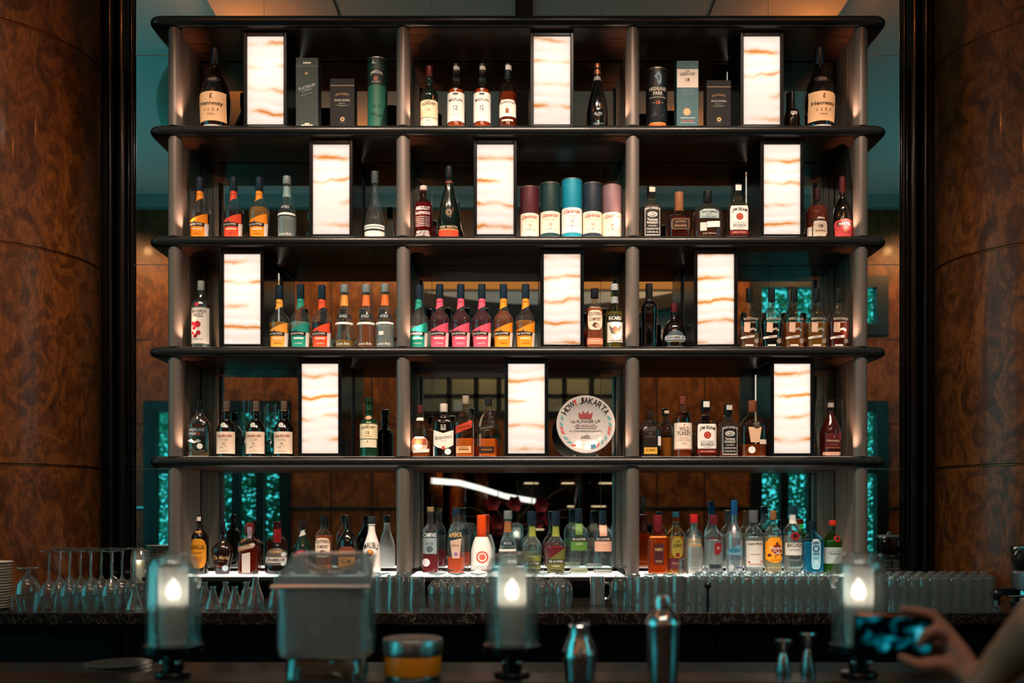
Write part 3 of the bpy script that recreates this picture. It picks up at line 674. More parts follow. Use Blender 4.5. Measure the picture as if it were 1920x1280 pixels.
# --- shelf one
def cognac(px, top, lab):
    bottle(px, top, 57, 1, 'henn', lab, DARKG, None, ('0c0a09', .80), [
        L(.09, .43, .86, PEACH), Pg([(-.06, .385), (.0, .41), (.10, .40), (.04, .365), (.12, .345), (-.08, .35)], '8a5a36'),
        T('Hennessy', .285, .058, 1.42, '2a1a10'), T('V . S . O . P', .215, .035, .95, '7a5030'), T('COGNAC', .165, .018, .5, '7a5030'),
        Ov(.555, .635, .50, '2a201a', .0, 'neck_label'), T('V.S.O.P', .595, .03, .52, 'b9a58a'), L(.02, .045, .8, 'b8c0c4', 0, 'base_rim')], capr=.33)  # pale foot band: strip light at the bottle's base, put into colour
cognac(404, 93, 'large dark cognac bottle with peach label left of the first lit box')
cognac(1536, 92, 'large dark cognac bottle with peach label at the right end of the top shelf')
def boxpack(px, top, w, row, label, col, ops, d=.085, name='gift_box', y=None, rough=.6, extra_parts=None):
    y = .05+d/2 if y is None else y
    yf = y-d/2; hw = w/2*mpp(yf); z0 = ROW[row]+.0008; H = wz(top, yf)-z0
    root = thing(name, label, 'box', (wx(px, y), y, z0), 0)
    m = MB(); m.box(-hw, hw, -d/2, d/2, 0, H); bevel(m.build('carton', solid(col, rough, 0, 0, .2), root, smooth=False), .002)
    decals(root, ops, lambda u, z, e: (u*hw, -d/2-e, z*H), hw/H, 5)
def tube(px, top, w, row, label, col, ops, lid=None, name='gift_tube', rim='8f8a80', foot=None):
    r = w/2*mpp(.09); y = .05+r; r = w/2*mpp(y); z0 = ROW[row]+.0008; H = wz(top, y)-z0
    root = thing(name, label, 'tube', (wx(px, y), y, z0), 0)
    m = MB(); m.rev([(r*.97, 0), (r, .003), (r, H*.93)], 36); m.build('tube_body', solid(col, .45, .15), root)
    m = MB(); m.rev([(r*1.012, H*.93), (r*1.012, H-.002), (r*.97, H)], 36); m.build('lid', solid(lid or col, .4, .2), root)
    m = MB(); m.rev([(r*1.02, H-.006), (r*1.02, H-.002)], 36, cap0=False, cap1=False); m.build('rim', solid(rim, .3, .8), root)
    decals(root, ops, lambda u, z, e: (r*max(-.99, min(.99, u))*(1+e/r), -(r+e)*sqrt(1-min(.985, abs(u))**2), z*H), r/H)
boxpack(579, 108, 42, 1, 'tall grey whisky gift box with slanted silver print on the top shelf', '38423f', [
    L(.86, .9, .98, '232a29', 0, 'lid_band'), Bx(0, .925, .35, .012, 'c8c4b0'), Ci(-.05, .775, .022, 'a8834a'),
    T('PLATINUM', .58, .045, 1.5, 'aab2ae', rot=.30), T('LABEL', .535, .022, .9, '97a09c', rot=.30), T('BLENDED SCOTCH', .48, .016, 1.0, '8a9490', rot=.30), Bx(.0, .03, .5, .012, 'd8d2c0'), Bx(0, .05, .2, .014, 'd8d2c0')])
def jdbox(px, top, w, lab):
    boxpack(px, top, w, 1, lab, '0f1011', [L(.85, .862, .99, 'a8865a', 0, 'lid_line'), T('JACK DANIEL\'S', .655, .065, 1.12, '9a7a58', arc=.35), T('SINGLE BARREL', .555, .045, 1.28, 'a8a49a'), T('SELECT', .49, .028, .55, '8a857a'),
        Pg([(-.62, .475), (-.3, .44), (.3, .44), (.62, .475), (.3, .452), (-.3, .452)], '8a857a'), Ci(.02, .17, .045, 'c9a06a'), Ci(.02, .17, .02, '2a2018'), T('WHISKEY', .10, .014, .5, '7a756a')])
jdbox(644.5, 147, 46, 'black whiskey gift box left of the green tube on the top shelf')
jdbox(1344.5, 150, 46, 'black whiskey gift box beside the third lit box on the top shelf')
tube(708, 114, 37, 1, 'dark green whiskey tube with white lettering on the top shelf', '12312a', [
    Pg([(-.45, .90), (-.3, .98), (-.25, .92), (.05, .90)], 'b9c4bf'), L(.60, .82, .96, '11211e', 0, 'band'), T('JAMESON', .755, .055, 1.15, 'd9d4c4', arc=.4), Ci(-.05, .69, .03, '9c5a40'), T('IRISH WHISKEY', .645, .016, .9, 'c4c0b0'),
    LP([(-.9, .02), (.4, .02), (.85, .34), (.9, .60), (-.9, .60)], '1d5a48', 'green_field'), T('DISTILLED', .18, .035, 1.1, '0f3a2e', rot=-.25), T('ESTD 1780', .30, .03, .8, '0f3a2e')], '0f1f1d', rim='9aa8a4')
GLENL = lambda z1: []
bottle(805, 125, 33, 1, 'malt', 'dark green whisky bottle with cream label reading 12 in the top middle bay', solid('0e1a12', .08, 0, .5), None, ('5a1418', .83), [
    L(.16, .43, .97, 'ecd9b4'), T('THE', .405, .02, .35, INK), T('GLENLIVET', .365, .042, 1.5, INK, arc=.25), T('12', .275, .035, .35, '9a5a30'), L(.03, .155, .97, 'e6dcc8', 0, 'lower_label'), Bx(0, .158, .96, .004, INK), Ci(0, .11, .01, INK)])
for px, nb in ((855, 'left'), (904, 'right')):
    bottle(px, 121, 32, 1, 'malt', 'amber whisky bottle with tall white label reading 12, the %s one of its pair' % nb, glass('f2d2a8', .02, .06, 3.), ('d8641c', .60, .6), ('2a1a12', .86), [
        L(.10, .535, .98, 'efe9e2'), T('THE', .485, .014, .2, '5a5a5a'), T('MACALLAN', .415, .042, 1.62, '2a2a2c', arc=.2), T('12', .30, .065, .42, '2a2a2c'), T('YEARS OLD', .255, .012, .7, '9aa4a8'), Bx(0, .505, .30, .014, '4a4a4a'), T('SINGLE MALT', .19, .016, .9, 'a8b8bc'),
        LP([(-.25, .60), (.25, .60), (0, .53)], 'a8a09a', 'neck_label'), L(.90, .955, .38, 'b9b4aa', .12, 'tax_seal')], group='pair of amber whisky bottles')
bottle(952, 121, 33, 1, 'spirit', 'amber whisky bottle with white label bearing a brown square on the top shelf', glass('e8c4a0', .02, .06, 3.), ('a04a18', .55, .45), ('0f1216', .76), [
    LP([(-.92, .17), (.92, .17), (.92, .36), (.7, .42), (-.7, .42), (-.92, .36)], 'ece4da'), T('GLENMORANGIE', .375, .032, 1.6, '4a423a', arc=.25), T('ORIGINAL', .325, .012, .6, '8a8278'), Bx(-.05, .25, .20, .035, '8a5428'), Bx(-.05, .30, .1, .008, 'a89a8a'),
    L(.10, .125, .6, 'd8d0c0', 0, 'lower_label'), L(.90, .97, .34, 'c9ccce', .1, 'tax_seal')], capr=.42)
bottle(1120, 120, 39, 1, 'champ', 'slender black sparkling wine bottle with copper foil neck in the top middle bay', BLACKG, None, (None, .93), [
    T('ALEX', .205, .045, .78, 'a9b4b4'), Pg([(-.2, .27), (-.1, .30), (0, .285), (.1, .30), (.2, .27), (0, .255)], '8a9696'), T('ITALY', .17, .012, .4, '8a9696'), T('SPUMANTE', .06, .02, .9, '5f8a8e'), Ci(0, .09, .018, '5f8a8e'),
    L(.74, .80, .5, '8f9290', 0, 'neck_label')], extra=lambda r, hw, H, mp: (MB().rev([(.30*hw, .80*H), (.30*hw, .83*H), (.36*hw, .84*H), (.36*hw, .87*H), (.30*hw, .875*H), (.33*hw, .95*H), (.24*hw, H)], 20).build('foil_cap', solid('a8674c', .35, .8), r)))
tube(1231, 134, 40, 1, 'black whisky tube with silver emblem and an orange foot on the top shelf', '16191b', [
    Pg([(-.35, .84), (.05, .93), (.32, .86), (.30, .74), (.05, .70), (-.1, .80)], '6f8f98'), Pg([(-.12, .84), (.08, .88), (.16, .82), (.08, .75), (-.02, .80)], '16191b'),
    T('HIGHLAND', .64, .06, 1.5, 'cfc6b4'), T('PARK', .565, .06, .85, 'cfc6b4'), T('SINGLE MALT SCOTCH WHISKY', .50, .018, 1.5, 'b9b4a8'), T('18', .41, .055, .32, 'c8582c'), Bx(-.38, .41, .12, .004, '8a8478'), Bx(.38, .41, .12, .004, '8a8478'),
    Pg([(-.6, .17), (-.1, .20), (-.3, .30), (-.2, .36), (-.45, .27)], '24292c'), Pg([(.3, .12), (.7, .35), (.5, .30), (.55, .2), (.4, .22)], '30363a'), L(.0, .075, .8, 'd85a2c', 0, 'foot_label'), Bx(0, .082, .7, .005, 'e8b04a')], '14181a')
boxpack(1286.5, 114, 41, 1, 'tall teal whisky gift box with cream upper panel reading 18', '1f4a52', [
    L(.0, 1.0, .985, '24545c', 0, 'front_panel'), L(.60, .875, .97, 'd8c8b8'), T('THE', .845, .022, .35, '2c2a28'), T('GLENLIVET', .795, .042, 1.4, '2c2a28', arc=.25), T('18', .715, .052, .36, '2c2a28'), T('YEARS OF AGE', .655, .010, .3, '7a7068'),
    T('SINGLE MALT', .56, .016, .9, '7fa0a4'), T('SCOTCH WHISKY', .53, .016, 1.1, '7fa0a4'), T('distilled slowly', .49, .03, 1.3, '6a9298'), Ci(-.06, .235, .058, 'b98a5a'), Ci(-.06, .235, .046, 'd0a070'), Bx(0, .145, .7, .006, 'a8b8b8'), T('Speyside', .10, .034, 1.1, 'c05a4a', shear=.2), Bx(0, .075, .7, .004, '8aa8a8'), Bx(0, .02, .8, .008, 'a8b8b8')])
bottle(1485, 172, 29, 1, 'henn', 'small dark cognac bottle with foil neck behind the large one on the top right', DARKG, None, ('0d0b0b', .55), [L(.42, .50, .42, '9a948a', 0, 'neck_label')], y=.16, capr=.36)

# --- shelf two and the same makes elsewhere
def dk(px, top, row, col, liqc, lev, lab, w=38, text='e8e0d4', seal=True, low=None, y=None, sealx=.62):
    hi = col
    ops = [LP([(-.80, .015), (.80, .015), (.86, .20), (.88, .395), (-.92, .27), (-.87, .20)], col),
           LP([(-.90, .185), (.90, .185), (.90, .235), (-.90, .262)], '16110f', 'band'), T('DE KUYPER', .217, .028, 1.28, text, x=-.17), Ci(-.25, .262, .014, '2b3d66'),
           Bx(-.02, .145, .48, .013, low or 'f2c9a8'), T('LIQUEUR', .065, .026, .7, low or '6a3a12'),
           LP([(-.36, .60), (.36, .66), (.36, .775), (-.36, .775)], col, 'neck_label'), Bx(0, .72, .2, .008, '1a1a20')]
    if seal: ops.append(LP([(sealx, .01), (sealx+.26, .02), (sealx+.28, .24), (sealx+.02, .23)], 'e0d6d0', 'tax_label'))
    return bottle(px, top, w, row, 'dk', lab, CLEAR, (liqc, lev, .3), ('14222f', .775), ops, capr=.38, y=y, group='flat shouldered liqueur bottles with slanted labels')
ORG, TEAL, PINK, SCAR = 'ee8a1c', '1c8a78', 'd4526a', 'de4a2a'
dk(375, 333, 2, ORG, '3a1408', .40, 'orange labelled liqueur bottle at the left end of the second shelf')
dk(438, 333, 2, SCAR, '3a1210', .42, 'scarlet labelled liqueur bottle on the second shelf')
dk(486, 333, 2, ORG, 'd9922a', .50, 'orange labelled liqueur bottle left of the clear bottle on the second shelf')
def bols(px, top, row, lc, lev, lab, neck='7f8f8e', band='1a2022', y=None, w=34.5, logo='BOLS', paper=False):
    ops = [LP([(-.76, .455), (.76, .455), (.66, .52), (-.66, .52)], band, 'band'), T(logo, .487, .038, .8, '9fb0b4', arc=.1)]
    ops += [L(.36, .395, .94, 'cfd4d2', 0, 'collar_label'), L(.66, .83, .42, neck, 0, 'neck_label')]
    ops += [T('Lucas Bols', .06, .04, 1.3, 'cfd0c4', shear=.25)]
    if paper: ops += [L(.19, .25, .26, 'ded6ce', -.3, 'price_tag')]
    return bottle(px, top, w, row, 'bols', lab, CLEAR, (lc, lev, .25) if lc else None, ('8f9694', .87), ops, y=y, capmetal=.5, group='conical clear liqueur bottles with black bands')
bols(538, 331, 2, 'dfe9e8', .34, 'conical clear liqueur bottle left of the lit box on the second shelf', '6f8f8c')
bottle(703, 322, 40, 2, 'tulip', 'tall clear tulip shaped bottle with white band on the second shelf', CLEAR, ('cfdcdc', .10, .2), ('3a4548', .82), [L(.02, .10, .92, 'd9d8d0', 0, 'label'), L(.13, .19, .92, 'd9d8d0', 0, 'upper_band'), Bx(0, .16, .9, .008, '6a7478')], capr=.36)
bottle(794, 349, 34, 2, 'spirit', 'dark red clear bottle with white block lettering at the left of the second middle bay', glass('e0a0a8', .02, .06, 3.), ('8c1828', .66, .35), ('b9b4ac', .90), [
    T('ABSOLUT', .545, .065, 1.6, 'e4dede', bold=.02), T('RASPBERRI', .455, .055, 1.7, 'd8b8b8', bold=.02)] + [T('country of sweden rich berry', .385-.034*i, .020, 1.5, 'dcd2d2') for i in range(6)] + [T('IMPORTED', .10, .055, 1.3, 'e8e2e2', bold=.03), T('RASPBERRY VODKA', .05, .035, 1.5, 'e8e2e2', bold=.03)])
bottle(842, 313, 42, 2, 'champ', 'tall dark green cognac bottle with red label on the second shelf', GREEND, None, ('0c1110', .84), [
    L(.015, .105, .86, 'c8402c'), Bx(0, .112, .84, .006, 'c89a5a'), T('V.S.O.P', .07, .035, .9, '8a5a2a'), T('REMY MARTIN', .145, .036, 1.55, 'b9a68a'), Ov(.28, .40, .32, '16120e', .05, 'emblem_plate'), Ci(.05, .34, .035, '8a6a3a'), Ci(.05, .34, .022, '16120e'), L(.775, .79, .36, '9a3a3a', 0, 'neck_ring')], capr=.36)
def tin(px, top, w, col, num, lab, ft=None, txt='Glenfarclas', body='e9dcc8'):
    ops = [L(.03 if not ft else .085, .47 if w != 38.5 else .50, .985, body)]
    z = .40 if w != 38.5 else .44
    ops += [T(txt, z, .065, 1.5, 'a8382c', shear=.35, rot=.05), T('HIGHLAND SINGLE MALT', z-.07, .012, 1.2, '8a8076'), T('SCOTCH WHISKY', z-.10, .012, .9, '8a8076'), T(num, z-.165, .04, .32, 'a8503c'), T('AGED YEARS', z-.21, .010, .6, '8a8076'), Bx(-.3, z-.25, .28, .004, '9a9086'), Bx(.5, z-.25, .2, .004, '9a9086'), Ci(.02, z-.245, .012, '6a625a')]
    if ft: ops.append(L(.0, .08, .985, ft, 0, 'foot_band'))
    tube(px, top, w, 2, lab, col, ops, rim='8a7a74')
tin(993, 353, 35, '4a1a22', '15', 'burgundy whisky tube leftmost of the five on the second shelf', None)
tin(1031.5, 346, 37, '16302f', '25', 'dark green whisky tube second of the five on the second shelf', '123f44')
tin(1072, 339, 38.5, '0f7f98', '12', 'bright teal whisky tube tallest of the five on the second shelf', '1690a8', body='e9e6e0')
tin(1110.5, 346, 36, '1a2430', '30', 'dark navy whisky tube fourth of the five on the second shelf', '1c3040')
tin(1147, 350, 36, '7a5f64', '40', 'mauve whisky tube rightmost of the five on the second shelf', None)
def jd(px, top, row, lab, lev=.58, lc='3a1408', w=36, y=None):
    bottle(px, top, w, row, 'square', lab, AMBERG, (lc, lev, .3), ('101010', .80), [
        LP([(-.84, .03), (.84, .03), (.84, .56), (.5, .60), (-.5, .60), (-.84, .56)], '101112'), Bx(-.74, .30, .02, .24, 'd9d6cc'), Bx(.74, .30, .02, .24, 'd9d6cc'), Bx(0, .045, .74, .006, 'd9d6cc'),
        T("JACK DANIEL'S", .525, .05, 1.4, 'e4e0d6', arc=.35, bold=.02), Pg([(.5*cos(2*pi*i/16), .43+.05*sin(2*pi*i/16)) for i in range(16)], 'd9d6cc'), Pg([(.40*cos(2*pi*i/16), .43+.038*sin(2*pi*i/16)) for i in range(16)], '101112'), T('No.7', .43, .04, .45, 'e4e0d6'),
        T('Tennessee', .335, .05, 1.0, 'e4e0d6', bold=.02), T('WHISKEY', .275, .045, 1.15, 'e4e0d6', bold=.025), T('SOUR MASH', .215, .022, .8, 'd9d6cc'), T('LYNCHBURG TENN', .16, .03, 1.2, 'd9d6cc', bold=.02), T('1 LITRE 40% VOL', .10, .03, 1.2, 'd9d6cc', bold=.02),
        L(.88, .97, .30, 'b9b4a8', .05, 'cap_seal')], sq=5, ay=.95, capr=.46, y=y)
jd(1221, 350, 2, 'square black and white labelled whiskey bottle on the second shelf beside the post')
bottle(1273, 361, 43, 2, 'jdsb', 'squat square whiskey bottle with ornate tan label on the second shelf', glass('ecd0b0', .02, .06, 3.), ('5a1c0c', .44, .3), ('8a5a3c', .60), [
    LP([(-.7, .17), (.7, .17), (.78, .22), (.78, .34), (.66, .40), (-.66, .40), (-.78, .34), (-.78, .22)], '6a4a30'), LP([(-.62, .19), (.62, .19), (.68, .23), (.68, .33), (.58, .38), (-.58, .38), (-.68, .33), (-.68, .23)], '1a120c', 'inner_label'), T("JACK DANIEL'S", .32, .05, .85, 'a8784a', arc=.2), T('SINGLE BARREL', .245, .035, 1.0, 'b98a5a')], sq=5, ay=.9, capr=.40)
bottle(1327, 359, 53, 2, 'flask', 'broad flat whiskey bottle with pale arched label and white sticker', AMBERG, ('4a1a0c', .56, .3), ('0f1011', .77), [
    LP([(-.66, .40), (.70, .40), (.70, .55), (.4, .60), (-.36, .60), (-.66, .55)], '6f8784'), LP([(-.60, .415), (.64, .415), (.64, .54), (.36, .585), (-.32, .585), (-.60, .54)], '9fb0ac', 'inner_label'), T('GENTLEMAN', .525, .055, 1.05, '1c2624', arc=.3), T('JACK', .475, .035, .45, '1c2624'), T('RARE TENNESSEE WHISKEY', .435, .024, 1.0, '33423f'),
    LP([(-.62, .14), (-.18, .14), (-.18, .31), (-.62, .31)], 'cfc6be', 'sticker_square'), LP([(-.16, .205), (.74, .225), (.74, .345), (-.16, .325)], 'e9e2dc', 'sticker'), T('Jack Daniel', .085, .035, .9, 'b9aca0', shear=.3)], sq=2.8, ay=.55)
def jim(px, top, row, lab, lev, lc, w=36, body=AMBERG):
    bottle(px, top, w, row, 'square', lab, body, (lc, lev, .3), ('121212', .80), [
        LP([(-.88, .14), (.88, .14), (.93, .18), (.93, .52), (.84, .57), (-.84, .57), (-.93, .52), (-.93, .18)], 'ece8e2'), T('JIM BEAM', .475, .075, 1.5, '16120f', arc=.35, bold=.02), Ci(0, .375, .062, 'a83226'), Ci(0, .375, .035, 'c86a4a'), Ci(0, .375, .02, '8a241c'), T('KENTUCKY STRAIGHT', .265, .02, 1.3, '5a6468'), T('BOURBON', .215, .05, 1.25, '4a5458'), T('WHISKEY', .165, .018, .8, '6a7478'),
        L(.06, .125, .93, '7a1f1a', 0, 'lower_band'), T('James B Beam', .09, .035, 1.3, 'd0b0a0', shear=.3), L(.87, .97, .3, 'd8d6d0', 0, 'cap_seal')], sq=4, ay=.95, capr=.46)
jim(1383, 346, 2, 'white labelled bourbon bottle with red seal on the second shelf', .58, '6a220c')
bottle(1532, 353, 39, 2, 'squat', 'amber whisky bottle with silver crest label right of the lit box on the second shelf', AMBERG, ('9a3a12', .62, .4), ('3a1418', .76), [
    Pg([(-.8, .32), (.8, .32), (.8, .36), (-.8, .36)], '3a1a12'), LP([(-.62, .03), (.5, .03), (.72, .10), (.72, .26), (.42, .38), (-.18, .40), (-.5, .32), (-.62, .22)], 'c9b8a4'), T('CHIVAS REGAL', .285, .042, 1.15, 'f0e6d8', arc=.35, bold=.02), Ov(.19, .25, .24, '3a2a20', .05, 'number_plate'), T('12', .22, .04, .2, 'e9dccc'), Bx(.05, .13, .5, .012, '8a6a50'), LP([(-.98, .0), (-.72, .0), (-.72, .22), (-.98, .22)], 'e6dcd4', 'tax_label')])
bottle(1579, 332, 37, 2, 'pear', 'dark cognac bottle with pinkish red label at the right end of the second shelf', DARKG, None, ('4a1a1c', .74), [
    LP([(-.86, .0), (.86, .0), (.94, .22), (.86, .27), (0, .30), (-.86, .27), (-.94, .22)], 'd04a4e'), L(.19, .245, .70, '1a1012', 0, 'name_band'), T('MARTELL', .218, .042, 1.2, 'e8dcd4', bold=.02), Ci(0, .10, .022, 'b8783c'), T('V.S.', .05, .02, .4, 'c88a5a')], capr=.33)

# --- shelf three
bottle(377, 527, 34, 3, 'spirit', 'frosted clear rum bottle with red berries at the left end of the third shelf', glass('dfe9e6', .15, .10, 2.6), ('dfe4dc', .60, .5), ('8a9390', .86), [
    L(.06, .58, .97, 'd9d4ca'), T('BACARDI', .535, .045, 1.5, '2a2624'), T('RAZZ', .475, .05, 1.0, '2a2624'), Ci(-.62, .35, .03, 'a0182a'), Ci(-.08, .34, .048, 'a0182a'), Ci(-.45, .285, .03, '8a1424'), Ci(-.60, .215, .022, 'a0182a'), Ci(.02, .215, .034, 'a0182a'), Ci(-.3, .17, .03, '8a1424'), T('RASPBERRY RUM', .12, .014, 1.0, '6a6460'), Ci(-.15, .63, .03, 'b0303c'), L(.0, .04, .5, '2a2a2a', 0, 'foot_mark')])
dk(524, 535, 3, 'f0a040', 'e0a030', .40, 'orange labelled liqueur bottle right of the lit box on the third shelf', sealx=.62)
dk(563.5, 533, 3, TEAL, 'b8d8d0', .40, 'teal labelled liqueur bottle in the left bay of the third shelf', low='d8e8e0')
dk(603.5, 535, 3, SCAR, '2a0c10', .40, 'scarlet labelled liqueur bottle in the left bay of the third shelf', low='f0c8b8')
bols(646, 534, 3, 'd89a28', .12, 'conical clear liqueur bottle with a little amber left on the third shelf', 'd08a3a')
bols(686.5, 534, 3, 'd0601c', .38, 'conical liqueur bottle filled with orange liqueur on the third shelf', 'd0642c')
bols(722, 533, 3, 'dfe6e4', .36, 'conical clear liqueur bottle with price tag beside the post on the third shelf', 'd0642c', paper=True)
dk(785, 535, 3, TEAL, 'c8dcd6', .34, 'teal labelled liqueur bottle leftmost of the six in the middle bay', low='d8e8e0')
for px, nb in ((824.5, 'first'), (864, 'second'), (903.5, 'third')):
    dk(px, 533, 3, PINK, '5a0c20', .58, 'pink labelled dark red liqueur bottle, %s of the three pink ones' % nb, low='f0c8cc')
dk(944, 533, 3, ORG, 'a8481a', .58, 'orange labelled liqueur bottle with dark amber filling right of the pink ones')
dk(985.5, 533, 3, ORG, 'e08a2a', .42, 'orange labelled liqueur bottle with pale amber filling left of the lit box')
def socom(px, top, row, lab, w, y=None, lc='d0662a', low='e08868'):
    bottle(px, top, w, row, 'spirit', lab, AMBERG, (lc, .66, .4), ('161214', .84), [
        Ov(.29, .62, .84, 'e4cdb8', 0, 'label', 24, 4.), T('SOUTHERN', .55, .06, 1.45, '3a1e16', arc=.2, bold=.015), T('COMFORT', .47, .055, 1.35, '3a1e16', bold=.015), Pg([(-.4, .36), (-.1, .42), (.45, .39), (.5, .34), (.1, .32), (-.2, .34)], '5a3a2e'), Ci(.25, .36, .03, 'c8a890'),
        L(.05, .155, .92, low, 0, 'lower_label'), T('LIQUEUR', .105, .03, 1.3, 'f0d8c4')], y=y, sq=3, ay=.8, capr=.48)
socom(1115, 541, 3, 'amber liqueur bottle with arched cream label right of the middle lit box', 31)
bottle(1152, 533, 33, 3, 'tall', 'olive aniseed bottle with white label and dark name band on the third shelf', glass('dcd8a8', .02, .06, 3.), ('9a9438', .56, .35), ('9aa4a6', .90), [
    Ov(.40, .50, .88, '181818', 0, 'name_band', 24, 4.), T('RICARD', .45, .055, 1.35, 'e0dcd0', bold=.02), LP([(-.84, .08), (.84, .08), (.84, .39), (-.84, .39)], 'dcd2c8'), Pg([(-.7, .35), (-.35, .30), (0, .33), (.35, .30), (.7, .35), (.45, .22), (0, .19), (-.45, .22)], '5a5a4a'), Ci(0, .275, .035, 'b04a3a'), Ci(.6, .21, .04, 'cfd6d6'), T('LIQUEUR', .105, .026, 1.3, '2a2a2a', bold=.02), L(.70, .80, .40, '8a9494', 0, 'neck_label')])
bottle(1217, 532, 30, 3, 'facet', 'dark green faceted liqueur bottle left in the right bay of the third shelf', glass('3a4a2c', .05, .08, 2.5), ('2a3a14', .60, .25), ('16181a', .78), [], sq=3., ay=1.)
bottle(1264, 569, 44, 3, 'pear', 'squat dark liqueur bottle with silver oval label on the third shelf', DARKG, None, ('4a1216', .80), [
    LP([(-.86, .14), (.86, .14), (.90, .22), (.5, .34), (0, .38), (-.5, .34), (-.90, .22)], '3a4a54'), LP([(-.80, .17), (.80, .17), (.84, .22), (.80, .26), (-.80, .26), (-.84, .22)], 'a8b4ba', 'name_band'), T('DRAMBUIE', .215, .055, 1.45, '2a1c1c', bold=.02), Bx(0, .13, .7, .008, '9a8a5a')])
def infus(px, lc, lev, lab, tint='e6eae6', bit=None):
    def fruit(r, hw, H, mp):
        if not bit: return
        for k in range(3):
            m = MB(); m.ball((R.uniform(-.4, .4)*hw, R.uniform(-.3, .2)*hw, .06*H+k*.06*H), .2*hw, 12, 1, .7); m.build('fruit_piece', solid(bit, .5), r)
    bottle(px, 541, 41, 3, 'decant', lab, glass(tint, .02, .06, 3.), (lc, lev, .35), ('121212', .78), [
        T('BARCHUG', .47, .04, 1.25, 'a8a294', arc=.2), T('IN INFUSION', .415, .020, .85, 'a39d90'), LP([(-.62, .26), (-.1, .25), (-.08, .41), (-.60, .42)], 'dcb8a0', 'paper_tag'), LP([(-.84, .145), (.30, .165), (.30, .205), (-.84, .18)], 'e6ded2', 'name_strip'), T('HOMEMADE INFUSION', .175, .018, .95, '5a4a3c'), Ci(.50, .11, .04, '8a7e72'),
        Ci(.0, .30, .022, 'a89a8c'), Ci(.2, .31, .02, 'a89a8c'), Ci(.38, .29, .02, 'a89a8c'), LP([(-.5, .03), (.2, .025), (.2, .05), (-.5, .05)], 'e0d8cc', 'foot_strip')], sq=2.6, ay=.7, extra=fruit, group='row of five infusion bottles')
infus(1405, 'b06a4a', .24, 'infusion bottle with pale square tags, leftmost of the row of five', bit='b07a5a')
infus(1447, '1c1614', .40, 'infusion bottle with near black filling, second of the row of five')
infus(1489, 'e0702a', .42, 'infusion bottle with bright orange filling, middle of the row of five', bit='8a1a22')
infus(1531, 'd88a2c', .42, 'infusion bottle with fruit pieces in gold filling, fourth of the row of five', bit='e0b070')
infus(1572, '8a2c1a', .44, 'infusion bottle with red brown filling, rightmost of the row of five', bit='7a1820')

# --- shelf four
def hp4(r, hw, H, mp): pass
bottle(374, 751, 42, 4, 'squat', 'clear etched whisky decanter bottle with dark label at the left end of the fourth shelf', glass('dfe4da', .08, .10, 2.2), ('b08a5a', .08, .4), ('121212', .84), [
    LP([(-.86, .36), (.74, .36), (.74, .52), (-.86, .52)], '161c20'), T('HIGHLAND', .475, .055, 1.3, '7f98a0'), T('PARK', .405, .045, .6, '7f98a0', x=-.35), T('12', .405, .05, .28, 'c8582c', x=.1), Ci(.26, .185, .05, 'e4e2de'), Pg([(-.8, .12), (-.4, .17), (0, .10), (.4, .14), (.8, .10), (.4, .07), (0, .04), (-.4, .08)], '3a3a34'), Pg([(-.8, .28), (-.5, .31), (-.2, .27), (.1, .31), (.4, .27), (.1, .25), (-.3, .24)], '9aa09a')], sq=3.2, ay=.7, gloss=.2)
for px, nb in ((425, 'leftmost'), (480, 'middle'), (532.5, 'rightmost')):
    bottle(px, 752, 36, 4, 'glenfar', 'dark cream labelled whisky bottle, %s of three on the fourth shelf' % nb, DARKG, None, ('5a4a40', .845), [
        L(.055, .445, .95, 'ead4c0'), T('Glenfarclas', .375, .055, 1.45, 'a04038', shear=.35, rot=.05), T('SINGLE MALT', .315, .014, .9, '8a7468'), T('SCOTCH WHISKY', .285, .012, .9, '8a7468'), T('25', .235, .03, .28, '8a5444'), T('YEARS OLD', .19, .012, .6, '8a7468'), Bx(-.25, .16, .2, .004, '8a7468'), T('Speyside', .10, .014, .8, '8a7468'), Ov(.52, .61, .26, 'a8aca4', -.12, 'seal'), L(.825, .84, .34, '9a6a48', 0, 'neck_ring')], capr=.36, group='three dark whisky bottles with script labels')
bottle(692, 745, 34, 4, 'malt', 'green whisky bottle with cream label reading 12 on the fourth shelf', solid('12301c', .08, 0, .6), None, ('1a2a1c', .90), [
    L(.30, .555, .96, 'e8d8b0'), T('THE', .525, .016, .3, INK), T('GLENLIVET', .485, .04, 1.45, INK, arc=.2), T('12', .40, .045, .32, INK), T('YEARS OF AGE', .345, .012, .7, '7a6a50'), L(.155, .29, .88, 'e6dcc0', 0, 'lower_label'), Bx(0, .292, .92, .004, INK), Ci(0, .25, .010, INK), Ov(.62, .69, .34, 'b08a6a', 0, 'medal')])
bottle(788, 760, 38, 4, 'squat', 'whisky bottle with oval silver label leftmost in the middle bay of the fourth shelf', glass('e8d8c0'), ('d8782c', .30, .5), ('4a2428', .84), [
    Pg([(-.7, .24), (.7, .24), (.7, .34), (-.7, .34)], 'b85a3a'), LP([(-.74, .10), (.6, .10), (.76, .20), (.76, .32), (.4, .385), (-.4, .385), (-.76, .32), (-.80, .18)], 'd8c0ac'), Pg([(-.72, .225), (.72, .225), (.6, .30), (-.6, .30)], '9a5a48'), T('CHIVAS REGAL', .33, .036, 1.1, '8a3a34', arc=.2), Ov(.235, .285, .22, 'e8dcd0', 0, 'number_plate'), T('12', .26, .03, .16, '5a2a2a'), L(.70, .76, .34, 'cfc8c0', 0, 'neck_label'), LP([(-.6, .07), (.92, .09), (.92, .16), (-.6, .13)], 'e8e2dc', 'lower_strip')])
